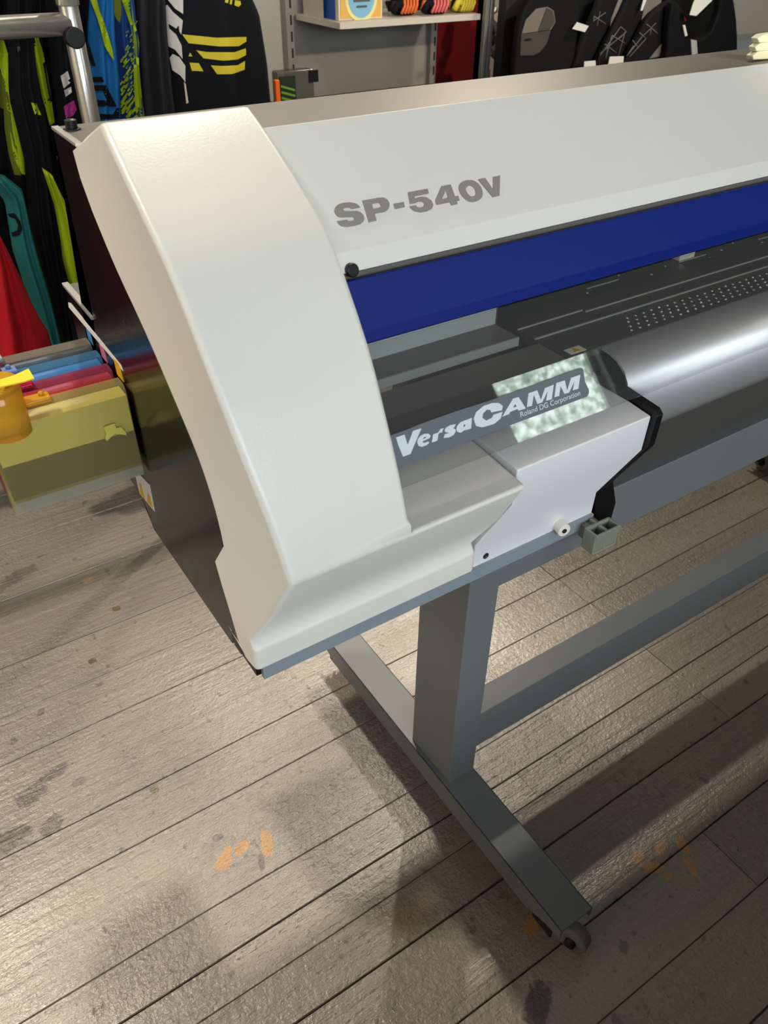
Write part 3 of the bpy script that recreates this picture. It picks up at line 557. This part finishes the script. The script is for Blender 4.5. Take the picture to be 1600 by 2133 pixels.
# ------------------------------------------------------------------ hanging garments
def cloth(name, label, cat, Y, left, right, m, bulge=.04, folds=3, amp=.012, group='racing clothes hanging on the rack', y_tilt=0, top=None):
    """left/right: picture-space edge polylines, taken to the hanging plane at depth Y; a closed padded sheet with folds"""
    def interp(pl, t):
        t *= len(pl) - 1; i = min(int(t), len(pl) - 2); f = t - i; return pl[i][0] * (1 - f) + pl[i + 1][0] * f, pl[i][1] * (1 - f) + pl[i + 1][1] * f
    bm = bmesh.new(); nu, nv = 22, 26; ph = random.uniform(0, 6)
    def row(side):
        out = []
        for j in range(nv + 1):
            t = j / nv; a = hit(*interp(left, t), 'y', Y); b = hit(*interp(right, t), 'y', Y); r = []
            for i in range(nu + 1):
                u = i / nu; p = a.lerp(b, u)
                d = bulge * math.sin(math.pi * u) ** .6 + amp * math.sin(u * folds * 6.28 + ph + 2.2 * t + .6 * math.sin(5 * t)) * math.sin(math.pi * u)
                p.y = Y - d if side else Y + d * .6; r.append(bm.verts.new(p))
            out.append(r)
        return out
    A = row(1); Bk = row(0)
    for g, fl in ((A, 0), (Bk, 1)):
        for j in range(nv):
            for i in range(nu): bm.faces.new((g[j][i], g[j][i + 1], g[j + 1][i + 1], g[j + 1][i]))
    for j in range(nv):
        for i in (0, nu): bm.faces.new((A[j][i], A[j + 1][i], Bk[j + 1][i], Bk[j][i]))
    for j in (0, nv):
        for i in range(nu): bm.faces.new((A[j][i], Bk[j][i], Bk[j][i + 1], A[j][i + 1]))
    bmesh.ops.remove_doubles(bm, verts=bm.verts, dist=.0002)
    o = link(name, tomesh(bm), m, None, 0, 2, True)
    tag(o, label, cat, group); return o
from mathutils.bvhtree import BVHTree
def patch(name, o, rings, m, lift=.003):
    """printed panel laid on a garment: polygon in picture space dropped onto the cloth surface"""
    me = o.data; bv = BVHTree.FromPolygons([v.co for v in me.vertices], [p.vertices for p in me.polygons])
    bm = bmesh.new()
    for poly in rings:
        es = []
        if poly and not isinstance(poly[0][0], (tuple, list)): poly = [poly]
        for ring in poly:
            dense = []
            for i in range(len(ring)):
                a, b = ring[i], ring[(i + 1) % len(ring)]; k = max(1, int(math.hypot(b[0] - a[0], b[1] - a[1]) / 6))
                dense += [(a[0] + (b[0] - a[0]) * s / k, a[1] + (b[1] - a[1]) * s / k) for s in range(k)]
            vs = [bm.verts.new((x, 0, y)) for x, y in dense]; es += [bm.edges.new((vs[i], vs[(i + 1) % len(vs)])) for i in range(len(vs))]
        bmesh.ops.triangle_fill(bm, use_beauty=True, use_dissolve=False, edges=es)
    long = [e for e in bm.edges if e.calc_length() > 9]
    for _ in range(3):
        if long: bmesh.ops.subdivide_edges(bm, edges=long, cuts=1)
        bmesh.ops.triangulate(bm, faces=bm.faces); long = [e for e in bm.edges if e.calc_length() > 9]
    ctr = sum((v.co for v in me.vertices), Vector()) / len(me.vertices)
    for v in bm.verts:
        d = ray(v.co.x, v.co.z).normalized(); h_ = bv.ray_cast(CAM, d)
        if h_[0] is None: t = (ctr.y - CAM.y) / d.y; v.co = CAM + d * t
        else: v.co = h_[0] - d * lift
    fs = list(bm.faces); 
    ex = bmesh.ops.extrude_face_region(bm, geom=fs)
    for g in ex['geom']:
        if isinstance(g, bmesh.types.BMVert): g.co += Vector((0, .0015, 0))
    return link(name, tomesh(bm), m, o)
CB = mat('black_cloth', srgb(16, 17, 22), .8, bump=.3, bscale=500, spec=.2); CB2 = mat('charcoal_cloth', srgb(44, 42, 46), .75, bump=.3, bscale=400, spec=.2); CN = mat('navy_black_cloth', srgb(14, 16, 30), .8, spec=.2)
LIME = mat('lime_cloth', srgb(176, 200, 30), .75, bump=.2, bscale=400, spec=.2); OLIVE = mat('olive_cloth', srgb(104, 112, 30), .8, spec=.2)
BLUEC = mat('blue_cloth', srgb(30, 104, 168), .75, bump=.2, bscale=400, spec=.2); BLUED = mat('royal_blue_cloth', srgb(28, 62, 122), .75, spec=.2)
TEAL = mat('teal_cloth', srgb(40, 112, 112), .8, bump=.2, bscale=400, spec=.2); REDC = mat('red_cloth', srgb(168, 20, 34), .75, bump=.2, bscale=300, spec=.2)
WHC = mat('white_print', srgb(214, 208, 200), .7); YELC = mat('yellow_print', srgb(206, 188, 40), .6); PINK = mat('magenta_print', srgb(178, 50, 140), .7); GRN = mat('green_cloth', srgb(96, 150, 40), .8)
g = cloth('riding_jacket', 'black riding jacket with a long lime stripe, leftmost on the rack', 'jacket', 2.02, [(-60, -60), (-60, 500)], [(34, -60), (40, 200), (62, 320), (66, 420)], CB, .03, 2)
patch('lime_stripe', g, [[(0, 84), (8, 84), (22, 130), (30, 165), (33, 215), (36, 250), (45, 300), (60, 355), (62, 368), (45, 362), (30, 330), (18, 270), (10, 180), (0, 140)]], LIME)
patch('olive_panel', g, [[(0, 150), (10, 165), (18, 200), (22, 230), (2, 225), (-10, 200)], [(8, 226), (26, 234), (34, 290), (40, 345), (44, 366), (30, 364), (18, 320), (10, 270)]], OLIVE)
g = cloth('riding_trousers', 'black riding trousers with a lime hip patch, hanging under the side tube', 'trousers', 1.96, [(14, -60), (18, 200), (50, 330), (62, 480), (118, 700)], [(60, -60), (72, 120), (96, 250), (118, 420), (150, 700)], CB, .045, 3)
patch('lime_patch', g, [[(65, 214), (76, 216), (86, 240), (73, 238)]], LIME)
patch('chest_badge', g, [[(36, 97), (42, 97), (43, 108), (37, 108)]], mat('dull_grey_print', srgb(80, 80, 80), .7))
g = cloth('riding_jersey', 'black jersey with lime side panel, left of the chrome post', 'jersey', 2.10, [(50, -60), (58, 60), (72, 140), (92, 240), (96, 300)], [(84, -60), (92, 100), (104, 190), (118, 262), (118, 300)], CB, .03, 2)
patch('lime_panel', g, [[(67, 76), (80, 78), (90, 110), (100, 160), (106, 200), (114, 255), (104, 262), (95, 225), (84, 190), (74, 140), (68, 110)]], LIME)
patch('lime_piping', g, [[(45, 0), (52, 0), (62, 34), (55, 34)]], LIME)
g = cloth('riding_jersey', 'black jersey with white mark and magenta patch, just left of the chrome post', 'jersey', 2.06, [(84, -60), (98, 90), (112, 200), (122, 300)], [(150, -60), (166, 90), (176, 200), (182, 300)], CB, .03, 2)
patch('white_mark', g, [[(126, 159), (141, 148), (146, 164), (141, 168), (147, 172), (133, 184)], [(134, 188), (148, 181), (150, 192), (137, 202)]], WHC)
patch('magenta_patch', g, [[(133, 222), (154, 209), (160, 228), (153, 240), (138, 248)]], PINK)
g = cloth('riding_trousers', 'dark navy trousers just right of the chrome post', 'trousers', 2.15, [(136, -60), (150, 100), (170, 300)], [(196, -60), (188, 60), (200, 140), (214, 300)], CN, .03, 2)
g = cloth('riding_jersey', 'bright blue jersey with black block letters and a lime strap, right of the chrome post', 'jersey', 2.0, [(190, -60), (182, 60), (184, 140), (190, 300)], [(232, -60), (240, 80), (250, 170), (252, 300)], BLUEC, .035, 2)
o_, s_ = (140, 0), .15
patch('black_lettering', g, [sc_(o_, s_, [(280, 1070), (485, 1070), (515, 1140), (290, 1150)]), [sc_(o_, s_, [(300, 1185), (540, 1185), (690, 1480), (400, 1480)]), sc_(o_, s_, [(370, 1260), (490, 1260), (555, 1390), (410, 1395)])], sc_(o_, s_, [(290, 1480), (400, 1490), (440, 1580), (640, 1590), (690, 1500), (720, 1500), (720, 1640), (360, 1670)]), sc_(o_, s_, [(280, 560), (330, 700), (400, 920), (345, 920), (270, 740)])], CB)
patch('lime_strap', g, [sc_(o_, s_, [(315, -20), (405, -20), (450, 150), (520, 330), (590, 560), (625, 680), (650, 840), (600, 770), (520, 640), (460, 380), (400, 200)])], LIME, .012)
g = cloth('riding_jersey', 'royal blue jersey spattered with lime, between the blue and the dark grey one', 'jersey', 2.03, [(222, -60), (230, 60), (244, 160), (248, 300)], [(272, -60), (284, 60), (292, 170), (302, 300)], BLUED, .035, 3)
spl = []
rnd = random.Random(3)
for k in range(110):
    t = rnd.random() ** .75; y = 45 + 205 * t; x0 = 268 - 18 * t; x = rnd.uniform(max(249, x0 - 14 * t - 6), 282); l = rnd.uniform(4, 13) * (.6 + t); wd = rnd.uniform(1.2, 3.2) * (.6 + t)
    spl.append([(x, y), (x + l * .6, y - l * .75), (x + l * .6 + wd * .5, y - l * .6), (x + wd, y + wd * .8)])
patch('lime_splashes', g, spl, LIME, .005)
patch('lime_side', g, [sc_(o_, s_, [(755, -10), (890, -10), (930, 300), (975, 460), (1000, 600), (995, 900), (1015, 1150), (1075, 1640), (960, 1640), (930, 1200), (925, 900), (930, 600), (880, 350), (800, 120)])], LIME, .004)
patch('lime_fin', g, [sc_(o_, s_, [(560, -10), (745, -10), (755, 200), (730, 320), (690, 270), (640, 180), (560, 120)])], mat('olive_lime_cloth', srgb(140, 150, 40), .75), .004)
g = cloth('riding_jersey', 'dark grey plain jersey left of the white patterned sleeve', 'jersey', 2.06, [(280, -60), (286, 60), (294, 170), (302, 300)], [(338, -60), (344, 60), (354, 170), (372, 300)], CB2, .045, 2, .022)
g = cloth('riding_jersey', 'black jersey with three yellow chest bands and white sleeve print, rightmost on the rack', 'jersey', 2.10, [(330, -60), (340, 60), (348, 180), (352, 300)], [(500, -60), (540, 30), (556, 130), (572, 300)], CB, .05, 2, .010)
o_, s_ = (340, 0), .225
patch('yellow_bands', g, [sc_(o_, s_, [(175, 318), (500, 350), (770, 342), (770, 385), (700, 428), (520, 430), (235, 400)]), sc_(o_, s_, [(305, 465), (400, 482), (660, 485), (765, 448), (768, 510), (690, 550), (560, 562), (375, 540)]), sc_(o_, s_, [(442, 605), (540, 612), (690, 605), (758, 565), (755, 645), (640, 685), (500, 688)]), sc_(o_, s_, [(245, 580), (330, 585), (372, 660), (265, 655)]), sc_(o_, s_, [(235, 522), (250, 488), (272, 522)])], YELC)
patch('yellow_lettering', g, [sc_(o_, s_, [(580, -20), (610, -20), (600, 30), (572, 22)]), sc_(o_, s_, [(625, -20), (645, -15), (635, 42), (615, 38)]), sc_(o_, s_, [(665, 0), (715, 10), (722, 40), (700, 62), (660, 50)])], YELC)
patch('white_sleeve_print', g, [sc_(o_, s_, [(5, 60), (40, 45), (90, 110), (182, 190), (168, 320), (150, 290), (145, 235), (120, 265), (48, 218), (55, 262), (120, 320), (170, 420), (180, 545), (110, 460), (50, 430), (25, 300)]), sc_(o_, s_, [(30, -20), (185, -20), (185, 130), (110, 80), (60, 20)]), sc_(o_, s_, [(60, 535), (90, 500), (150, 530), (205, 610), (205, 760), (160, 700), (85, 650)]), sc_(o_, s_, [(192, 760), (208, 775), (235, 950), (215, 960)])], WHC)
g = cloth('riding_jacket', 'red jacket hanging lowest at the left behind the ink cartridges', 'jacket', 1.80, [(-60, 440), (-60, 760)], [(0, 490), (40, 570), (66, 630), (84, 665), (100, 690), (108, 720)], REDC, .05, 3, .012)
g = cloth('riding_trousers', 'teal trousers with a small black ring mark, beside the red jacket', 'trousers', 1.90, [(-30, 366), (10, 420), (26, 520), (52, 600), (90, 720)], [(10, 366), (46, 394), (64, 480), (86, 560), (104, 620), (128, 720)], TEAL, .04, 2)
ring = [(16, 446), (30, 444), (42, 460), (47, 478), (40, 490), (26, 493), (24, 485), (36, 480), (38, 470), (32, 456), (20, 452)]
patch('black_ring_mark', g, [ring], CB)
g = cloth('riding_jersey', 'lime green garment hanging right behind the black printer side', 'jersey', 1.90, [(88, 350), (114, 430), (126, 500), (130, 540), (144, 590), (150, 620)], [(106, 362), (130, 410), (150, 440), (172, 520), (190, 590), (200, 640)], LIME, .03, 2)
g = cloth('riding_jacket', 'plain black jacket filling the back of the rack at the left', 'jacket', 2.2, [(-80, -60), (-80, 800)], [(230, -60), (260, 800)], CB, .03, 5)
g = cloth('riding_jacket', 'plain black jacket behind the dark grey jersey', 'jacket', 2.24, [(200, -60), (230, 520)], [(520, -60), (560, 520)], CB, .03, 5)
for x0_, x1_, yy, m_, lb in ((.02, .17, 2.0, CB, 'black jersey beyond the left edge, mirrored in the glossy black side panel'), (-.10, .04, 1.95, CB2, 'charcoal jersey beyond the left edge, second from the picture border'), (-.26, -.12, 2.02, REDC, 'red jersey beyond the left edge, mirrored as a red blur in the black side panel'), (-.42, -.25, 1.98, CB2, 'charcoal jersey furthest left on the rack')):
    def px_(x, y, z):
        d = Vector((x, y, z)) - CAM; k = d.dot(RZ); return 800 + FPX * d.dot(RX) / k, 1066.5 + FPX * d.dot(RY) / k
    zz = [1.6, 1.3, 1.0, .7, .45]; cloth('riding_jersey', lb, 'jersey', yy, [px_(x0_ + .03 * (i == 0), yy, z) for i, z in enumerate(zz)], [px_(x1_ - .03 * (i == 0), yy, z) for i, z in enumerate(zz)], m_, .035, 3)
# ------------------------------------------------------------------ back shelf unit and what stands on it
SH = empty('shelf_unit', (2.0, 2.75, 0), 'grey slatted shop shelving with one white shelf, against the back wall', 'shelving')
SHW = mat('white_shelf_laminate', srgb(214, 206, 192), .45); UPR = mat('grey_upright_metal', srgb(150, 148, 142), .4, .3)
a = hit(694, 45, 'y', 2.53); b = hit(1009, 35, 'y', 2.53); zs = 1.003
bz = bmesh.new(); add_box(bz, (1.50, b.x - .012), (2.53, 2.83), (zs - .018, zs)); link('shelf_board', tomesh(bz), SHW, SH, .001)
for px in (606, 903):
    u = hit(px, 90, 'y', 2.835); up = box('upright', (u.x - .016, u.x + .012), (2.83, 2.868), (0, 2.2), UPR, SH)
    for k in range(15, 23): box('slot', (u.x - .001, u.x + .006), (2.829, 2.8305), (.02 + k * .05, .05 + k * .05), DARKLINE, up)
PAN = mat('light_grey_back_panel', srgb(150, 144, 136), .7, vary=.03)
u0 = hit(612, 90, 'y', 2.85).x; u1 = hit(898, 90, 'y', 2.85).x; box('back_panel', (u0, u1), (2.855, 2.868), (0, 2.2), PAN, SH)
r0 = hit(908, 90, 'y', 2.83).x; r1 = hit(1012, 90, 'y', 2.83).x; box('red_side_panel', (r0, r1 + .02), (2.835, 2.866), (0, 2.2), mat('deep_red_panel', srgb(120, 8, 22), .45), SH)
pr0 = hit(1010, 60, 'y', 2.50).x; pr1 = hit(1027, 60, 'y', 2.50).x
bm = bmesh.new(); add_box(bm, (pr0, pr0 + (pr1 - pr0) * .42), (2.50, 2.55), (0, 2.3)); add_box(bm, (pr0 + (pr1 - pr0) * .55, pr1), (2.50, 2.55), (0, 2.3)); add_box(bm, (pr0, pr1), (2.515, 2.55), (0, 2.3))
tag(link('aluminium_post', tomesh(bm), UPR, None, .002), 'grooved aluminium display post at the right end of the white shelf', 'post')
# blue display card box on the shelf
cx0 = hit(712, 20, 'y', 2.56).x; cx1 = hit(803, 20, 'y', 2.56).x
DB = empty('card_display_box', ((cx0 + cx1) / 2, 2.6, zs), 'small white display box with blue oval label on the shelf, beside blue box', 'box')
box('box_body', (cx0, cx1), (2.58, 2.70), (zs + .0005, zs + .16), mat('box_card_cream', srgb(226, 214, 196), .5), DB, .001)
fr_ = box('printed_front', (cx0 + .006, cx1 - .006), (2.577, 2.58), (zs + .006, zs + .15), mat('orange_card', srgb(226, 176, 90), .5), DB)
def oval(name, cx, cz, rx, rz, y, m, par):
    return prism(name, [(cx + rx * math.cos(t * math.pi / 14), y, cz + rz * math.sin(t * math.pi / 14)) for t in range(28)], (0, .001, 0), m, par)
cxm = (cx0 + cx1) / 2
oval('pale_ring', cxm, zs + .06, .062, .066, 2.5755, mat('pale_yellow_card', srgb(235, 225, 150), .5), fr_); oval('blue_oval', cxm, zs + .06, .050, .055, 2.574, mat('sky_blue_card', srgb(130, 185, 215), .5), fr_)
bm = bmesh.new(); add_box(bm, (cxm - .032, cxm + .032), (2.5725, 2.574), (zs + .050, zs + .066)); add_box(bm, (cxm - .02, cxm + .02), (2.5725, 2.574), (zs + .034, zs + .040)); link('dark_print', tomesh(bm), mat('grey_brown_print', srgb(90, 90, 90), .6), fr_)
bx0 = hit(692, 20, 'y', 2.62).x; tag(box('blue_box', (bx0, cx0 - .002), (2.60, 2.74), (zs + .0005, zs + .19), mat('blue_card', srgb(20, 80, 160), .5), None, .001), 'plain blue box on the shelf, left of the card display box', 'box')
bw0 = hit(608, 10, 'y', 2.72).x; tag(box('cream_box', (1.515, bx0 - .01), (2.66, 2.80), (zs + .0005, zs + .2), mat('cream_card', srgb(205, 196, 180), .6), None, .002), 'plain cream box at the left end of the white shelf', 'box')
# gloves on the shelf
def glove(name, label, px0, px1, y, cols, seed):
    rr = random.Random(seed); xa = hit(px0, 20, 'y', y).x; xb = hit(px1, 20, 'y', y).x; wv = xb - xa
    E_ = empty(name, ((xa + xb) / 2, y, zs), label, 'glove', 'riding gloves on the shelf')
    bm = bmesh.new(); add_box(bm, (xa + wv * .35, xb), (y - .03, y + .05), (zs + .001, zs + .05)); link('palm', tomesh(bm), cols[0], E_, .015, 3)
    for k in range(4):
        yy = y - .025 + k * .02; tube('finger', [(xa + wv * .42, yy, zs + .03), (xa + wv * .2, yy - .008, zs + .035), (xa + wv * .02 + .01 * k, yy - .012, zs + .014)], .0105, cols[k % 2], E_, 10)
    for k in range(5):
        x = xa + wv * (.35 + .12 * k); tube('trim', [(x, y - .033, zs + .008), (x + .012, y - .034, zs + .03), (x + .02, y - .02, zs + .053)], .005, cols[2], E_, 8)
OG = mat('orange_trim', srgb(226, 110, 50), .6); YG = mat('yellow_trim', srgb(215, 195, 60), .6); PG = mat('coral_pink_trim', srgb(230, 110, 110), .6)
glove('riding_glove', 'black glove with orange trim beside the card display box', 806, 860, 2.62, (CB, CB2, OG), 1)
glove('riding_glove', 'black glove with pink trim in the middle of the glove pile', 868, 924, 2.60, (CB, OG, PG), 2)
glove('riding_glove', 'black and yellow glove at the right end of the shelf', 932, 978, 2.60, (YG, CB, YG), 3)
# low display counter with packs behind the printer
ca = hit(575, 205, 'y', 2.35); cb = hit(905, 170, 'y', 2.35); CT = .775
tag(box('display_counter', (1.22, 2.075), (2.30, 2.66), (0, CT), mat('black_counter', srgb(22, 21, 22), .5), None, .003), 'low black display counter behind the printer, under the white shelf', 'counter')
def onct(px, y): return hit(px, 180, 'y', y).x
PK = empty('blister_pack', (onct(612, 2.33), 2.36, CT), 'clear blister pack with green striped card on the black counter', 'blister pack')
xa, xb = onct(576, 2.36), onct(652, 2.36); zt = hit(610, 146, 'y', 2.36).z
box('clear_shell', (xa, xb), (2.35, 2.39), (CT, zt), plastic('crinkled_clear_plastic', srgb(120, 118, 112), .12, .6), PK, .006)
cdm = box('printed_card', (xa + .004, xa + (xb - xa) * .45), (2.343, 2.348), (CT + .002, zt - .012), mat('dark_green_card', srgb(24, 34, 14), .5), PK)
for k in range(6):
    z = CT + .01 + k * .0155; prism('green_stripe', [(xa + .006, 2.3425, z + .010), (xa + (xb - xa) * .42, 2.3425, z - .004), (xa + (xb - xa) * .42, 2.3425, z + .002), (xa + .006, 2.3425, z + .016)], (0, -.001, 0), GRN, cdm)
box('header_clip', (xb - .02, xb + .012), (2.345, 2.349), (zt - .035, zt - .003), BLACK, PK)
xa = onct(568, 2.34); tag(box('orange_tube', (xa, xa + .015), (2.32, 2.335), (CT, hit(572, 166, 'y', 2.33).z), mat('orange_plastic', srgb(235, 100, 20), .4), None, .003), 'thin upright orange tube at the left of the blister pack', 'tube')
def packet(px0, px1, lab, col, hh, y=2.37):
    a_, b_ = onct(px0, y), onct(px1, y); bm = bmesh.new(); nx = 8
    top = []; 
    for i in range(nx + 1):
        u = i / nx; x = a_ + (b_ - a_) * u; zz = CT + hh * (.6 + .4 * math.sin(math.pi * u)) + random.uniform(-.002, .002); top.append([bm.verts.new((x, y, CT)), bm.verts.new((x, y + .01, zz)), bm.verts.new((x, y + .07, zz)), bm.verts.new((x, y + .08, CT))])
    for p_, q_ in zip(top, top[1:]):
        for j in range(3): bm.faces.new((p_[j], q_[j], q_[j + 1], p_[j + 1]))
    bm.faces.new(top[0]); bm.faces.new(top[-1]); return tag(link('foil_packet', tomesh(bm), col, None, 0, 2, True), lab, 'packet', 'small packets on the black counter')
FOIL = mat('black_foil', srgb(40, 38, 38), .25, spec=.6, bump=.6, bscale=80); 
packet(657, 733, 'shiny black packet on the counter, right of the blister pack', FOIL, .03)
packet(736, 758, 'small white tag packet between two black packets on the counter', PAPER, .033, 2.35)
packet(760, 830, 'black packet on the counter, right of the white one', FOIL, .022)
packet(832, 900, 'black packet at the right end of the counter', FOIL, .020)
# red bag and silver pouch between the posts
x0_, x1_ = hit(1030, 60, 'y', 2.6).x, hit(1052, 60, 'y', 2.6).x
tag(lathe('red_bottle', [(.045, 0), (.05, .02), (.05, .64), (.044, .70), (.03, .735), (.018, .75), (.018, .80)], ((x0_ + x1_) / 2, 2.66, .0), mat('glossy_red_plastic', srgb(130, 14, 24), .2), None), 'tall glossy red cylinder between aluminium post and black board', 'cylinder')
bm = bmesh.new(); xm_ = (x0_ + x1_) / 2
for k in range(9):
    a_ = random.uniform(0, 6.28); bmesh.ops.create_icosphere(bm, subdivisions=1, radius=random.uniform(.02, .035), matrix=Matrix.Translation((xm_ + .018 * math.cos(a_), 2.64 + .02 * math.sin(a_), .86 + k * .028)))
tag(link('silver_pouch', tomesh(bm), mat('crumpled_silver_foil', srgb(150, 146, 142), .25, .7, bump=.8, bscale=40), None, 0, 2), 'crumpled silver pouch hanging above the red cylinder', 'pouch')
tag(prism('hang_tag', [hit(a_, b_, 'y', 2.56) for a_, b_ in ((1029, 0), (1050, -8), (1052, 2), (1032, 14))], (0, .002, 0), PAPER), 'white hang tag beside the top of the aluminium post', 'tag')
x0_, x1_ = hit(1047, 90, 'y', 2.42).x, hit(1090, 90, 'y', 2.42).x
tag(box('black_board', (x0_, x1_), (2.42, 2.46), (0, 2.2), mat('black_brown_board', srgb(34, 30, 30), .6), None, .002), 'tall black display board between the red cylinder and the protector vests', 'display board')
# ------------------------------------------------------------------ protector vests
VB = mat('black_mesh_fabric', srgb(17, 17, 19), .75, bump=.5, bscale=700, spec=.25); VG = mat('grey_hard_pad', srgb(70, 68, 62), .5); VG2 = mat('light_grey_pad', srgb(120, 112, 104), .5); VL = mat('pale_line_print', srgb(108, 106, 102), .6)
def vest(label, Y, outline, depth=.032, name='protector_vest', m=VB, grp='protector vests hanging in a row'):
    o = prism(name, [hit(a_, b_, 'y', Y) for a_, b_ in smooth_ring(outline, 2)], (0, depth, 0), m, None, .012, 4, 40)
    tag(o, label, 'vest', grp); return o
def vpatch(name, o, Y, pts, m, t=.004): return prism(name, [hit(a_, b_, 'y', Y - .0005) for a_, b_ in pts], (0, -t, 0), m, o, .001)
def vtag(lab, Y, pts): return tag(prism('price_tag', [hit(a_, b_, 'y', Y) for a_, b_ in pts], (0, -.0015, 0), PAPER), lab, 'tag', 'white price tags on the vests')
Y = 2.30
v = vest('black vest with light grey angular back pad, leftmost of the vests', Y, [(1088, 30), (1110, -5), (1150, -30), (1200, -20), (1208, 40), (1200, 110), (1192, 175), (1080, 185), (1076, 110)])
vpatch('grey_pad', v, Y, [(1094, 42), (1116, 18), (1140, 14), (1152, 22), (1156, 46), (1146, 62), (1086, 70)], VG2); vpatch('lower_pad', v, Y, [(1085, 71), (1146, 63), (1138, 90), (1124, 108), (1110, 115), (1082, 116)], VG); vpatch('pad_ridge', v, Y - .004, [(1130, 38), (1138, 16), (1150, 22), (1155, 46), (1144, 61), (1120, 65)], VG)
vpatch('pad_slot', v, Y - .004, [(1093, 81), (1106, 80), (1105, 84), (1092, 85)], BLACK)
v = vest('narrow black vest second from the left, behind a white tag', Y + .06, [(1190, 20), (1200, -30), (1245, -30), (1250, 30), (1225, 90), (1215, 170), (1180, 175), (1176, 120)])
vpatch('olive_edge', v, Y + .06, [(1197, 50), (1203, 52), (1192, 100), (1180, 125), (1176, 115), (1188, 80)], VG)
v = vest('black vest with small star lines at its shoulder, third from the left', Y - .02, [(1244, 20), (1262, -20), (1300, -30), (1276, 40), (1270, 80), (1248, 140), (1240, 175), (1192, 175), (1200, 130), (1222, 70)])
def lines(o, Y, segs):
    for a_, b_ in segs:
        p_, q_ = hit(*a_, 'y', Y), hit(*b_, 'y', Y); tube('pale_line', [p_, p_.lerp(q_, .5), q_], .0016, VL, o, 6)
lines(v, Y - .022, [((1236, 44), (1262, 26)), ((1238, 34), (1262, 50)), ((1250, 24), (1244, 54)), ((1238, 34), (1236, 46))])
v = vest('black vest with crossing pale lines, second from the right', Y - .06, [(1300, 20), (1322, -25), (1352, -30), (1340, 40), (1335, 90), (1318, 170), (1244, 172), (1250, 120), (1280, 60)])
lines(v, Y - .062, [((1293, 56), (1305, 66)), ((1293, 56), (1250, 116)), ((1275, 74), (1302, 90)), ((1288, 118), (1302, 66)), ((1260, 92), (1284, 110)), ((1250, 112), (1300, 70)), ((1268, 90), (1262, 120)), ((1275, 74), (1262, 122)), ((1305, 66), (1288, 82))])
v = vest('black vest with star lines and grey belt, right neighbour of the crossed line one', Y - .10, [(1350, 40), (1372, 18), (1405, 0), (1428, 30), (1430, 90), (1405, 150), (1398, 175), (1300, 168), (1308, 120), (1330, 80)])
lines(v, Y - .102, [((1357, 58), (1366, 48)), ((1357, 58), (1346, 50)), ((1357, 58), (1370, 70)), ((1357, 58), (1354, 74)), ((1357, 58), (1338, 76)), ((1332, 68), (1346, 80)), ((1338, 76), (1310, 112)), ((1318, 84), (1330, 100)), ((1346, 80), (1312, 118)), ((1320, 96), (1306, 116))])
vpatch('grey_belt', v, Y - .10, [(1376, 92), (1388, 80), (1392, 86), (1378, 116), (1352, 122)], VG2)
VC = mat('black_velvet_fabric', srgb(13, 13, 16), .7, spec=.2)
v = vest('large black neck brace shaped vest, rightmost, with silver strap', Y - .14, [(1404, 2), (1420, 45), (1432, 78), (1450, 82), (1480, 70), (1500, 20), (1505, -40), (1525, -20), (1536, 40), (1538, 110), (1530, 160), (1394, 168), (1392, 100), (1396, 40)], .034, m=VC)
vpatch('silver_strap', v, Y - .14, [(1438, 82), (1450, 84), (1452, 112), (1440, 114)], mat('silver_strap_fabric', srgb(170, 170, 175), .4)); vpatch('silver_strap', v, Y - .14, [(1421, 52), (1426, 52), (1431, 74), (1426, 76)], PAPER)
v = vest('black vest part seen through the opening of the rightmost one', Y + .06, [(1392, -30), (1500, -30), (1510, 60), (1480, 90), (1440, 100), (1400, 60)], .03)
vpatch('red_tab', v, Y + .06, [(1415, 32), (1423, 31), (1429, 43), (1420, 46)], mat('red_tab_fabric', srgb(170, 20, 40), .6))
vtag('white tag between the second and third vest', Y - .03, [(1192, 60), (1202, 46), (1226, 54), (1218, 67)])
vtag('white tag low under the third vest', Y - .07, [(1217, 128), (1240, 126), (1241, 140), (1216, 142)])
vtag('white tag low between the two line patterned vests', Y - .11, [(1270, 118), (1299, 117), (1298, 130), (1267, 134)])
vtag('large white tag hanging in front of the rightmost vest', Y - .15, [(1444, 5), (1452, -10), (1500, -20), (1484, 0), (1450, 33), (1436, 31)])
vtag('tall pale tag at the shoulder of the crossed line vest', Y - .08, [(1341, -5), (1350, -10), (1338, 22), (1334, 22)])
tag(box('grey_ledge', (hit(1534, 90, 'y', 2.70).x, 5.0), (2.70, 2.86), (0, hit(1560, 84, 'y', 2.70).z), mat('blue_grey_ledge', srgb(150, 158, 164), .5), None, .002), 'blue grey ledge along the wall at the far right', 'ledge')
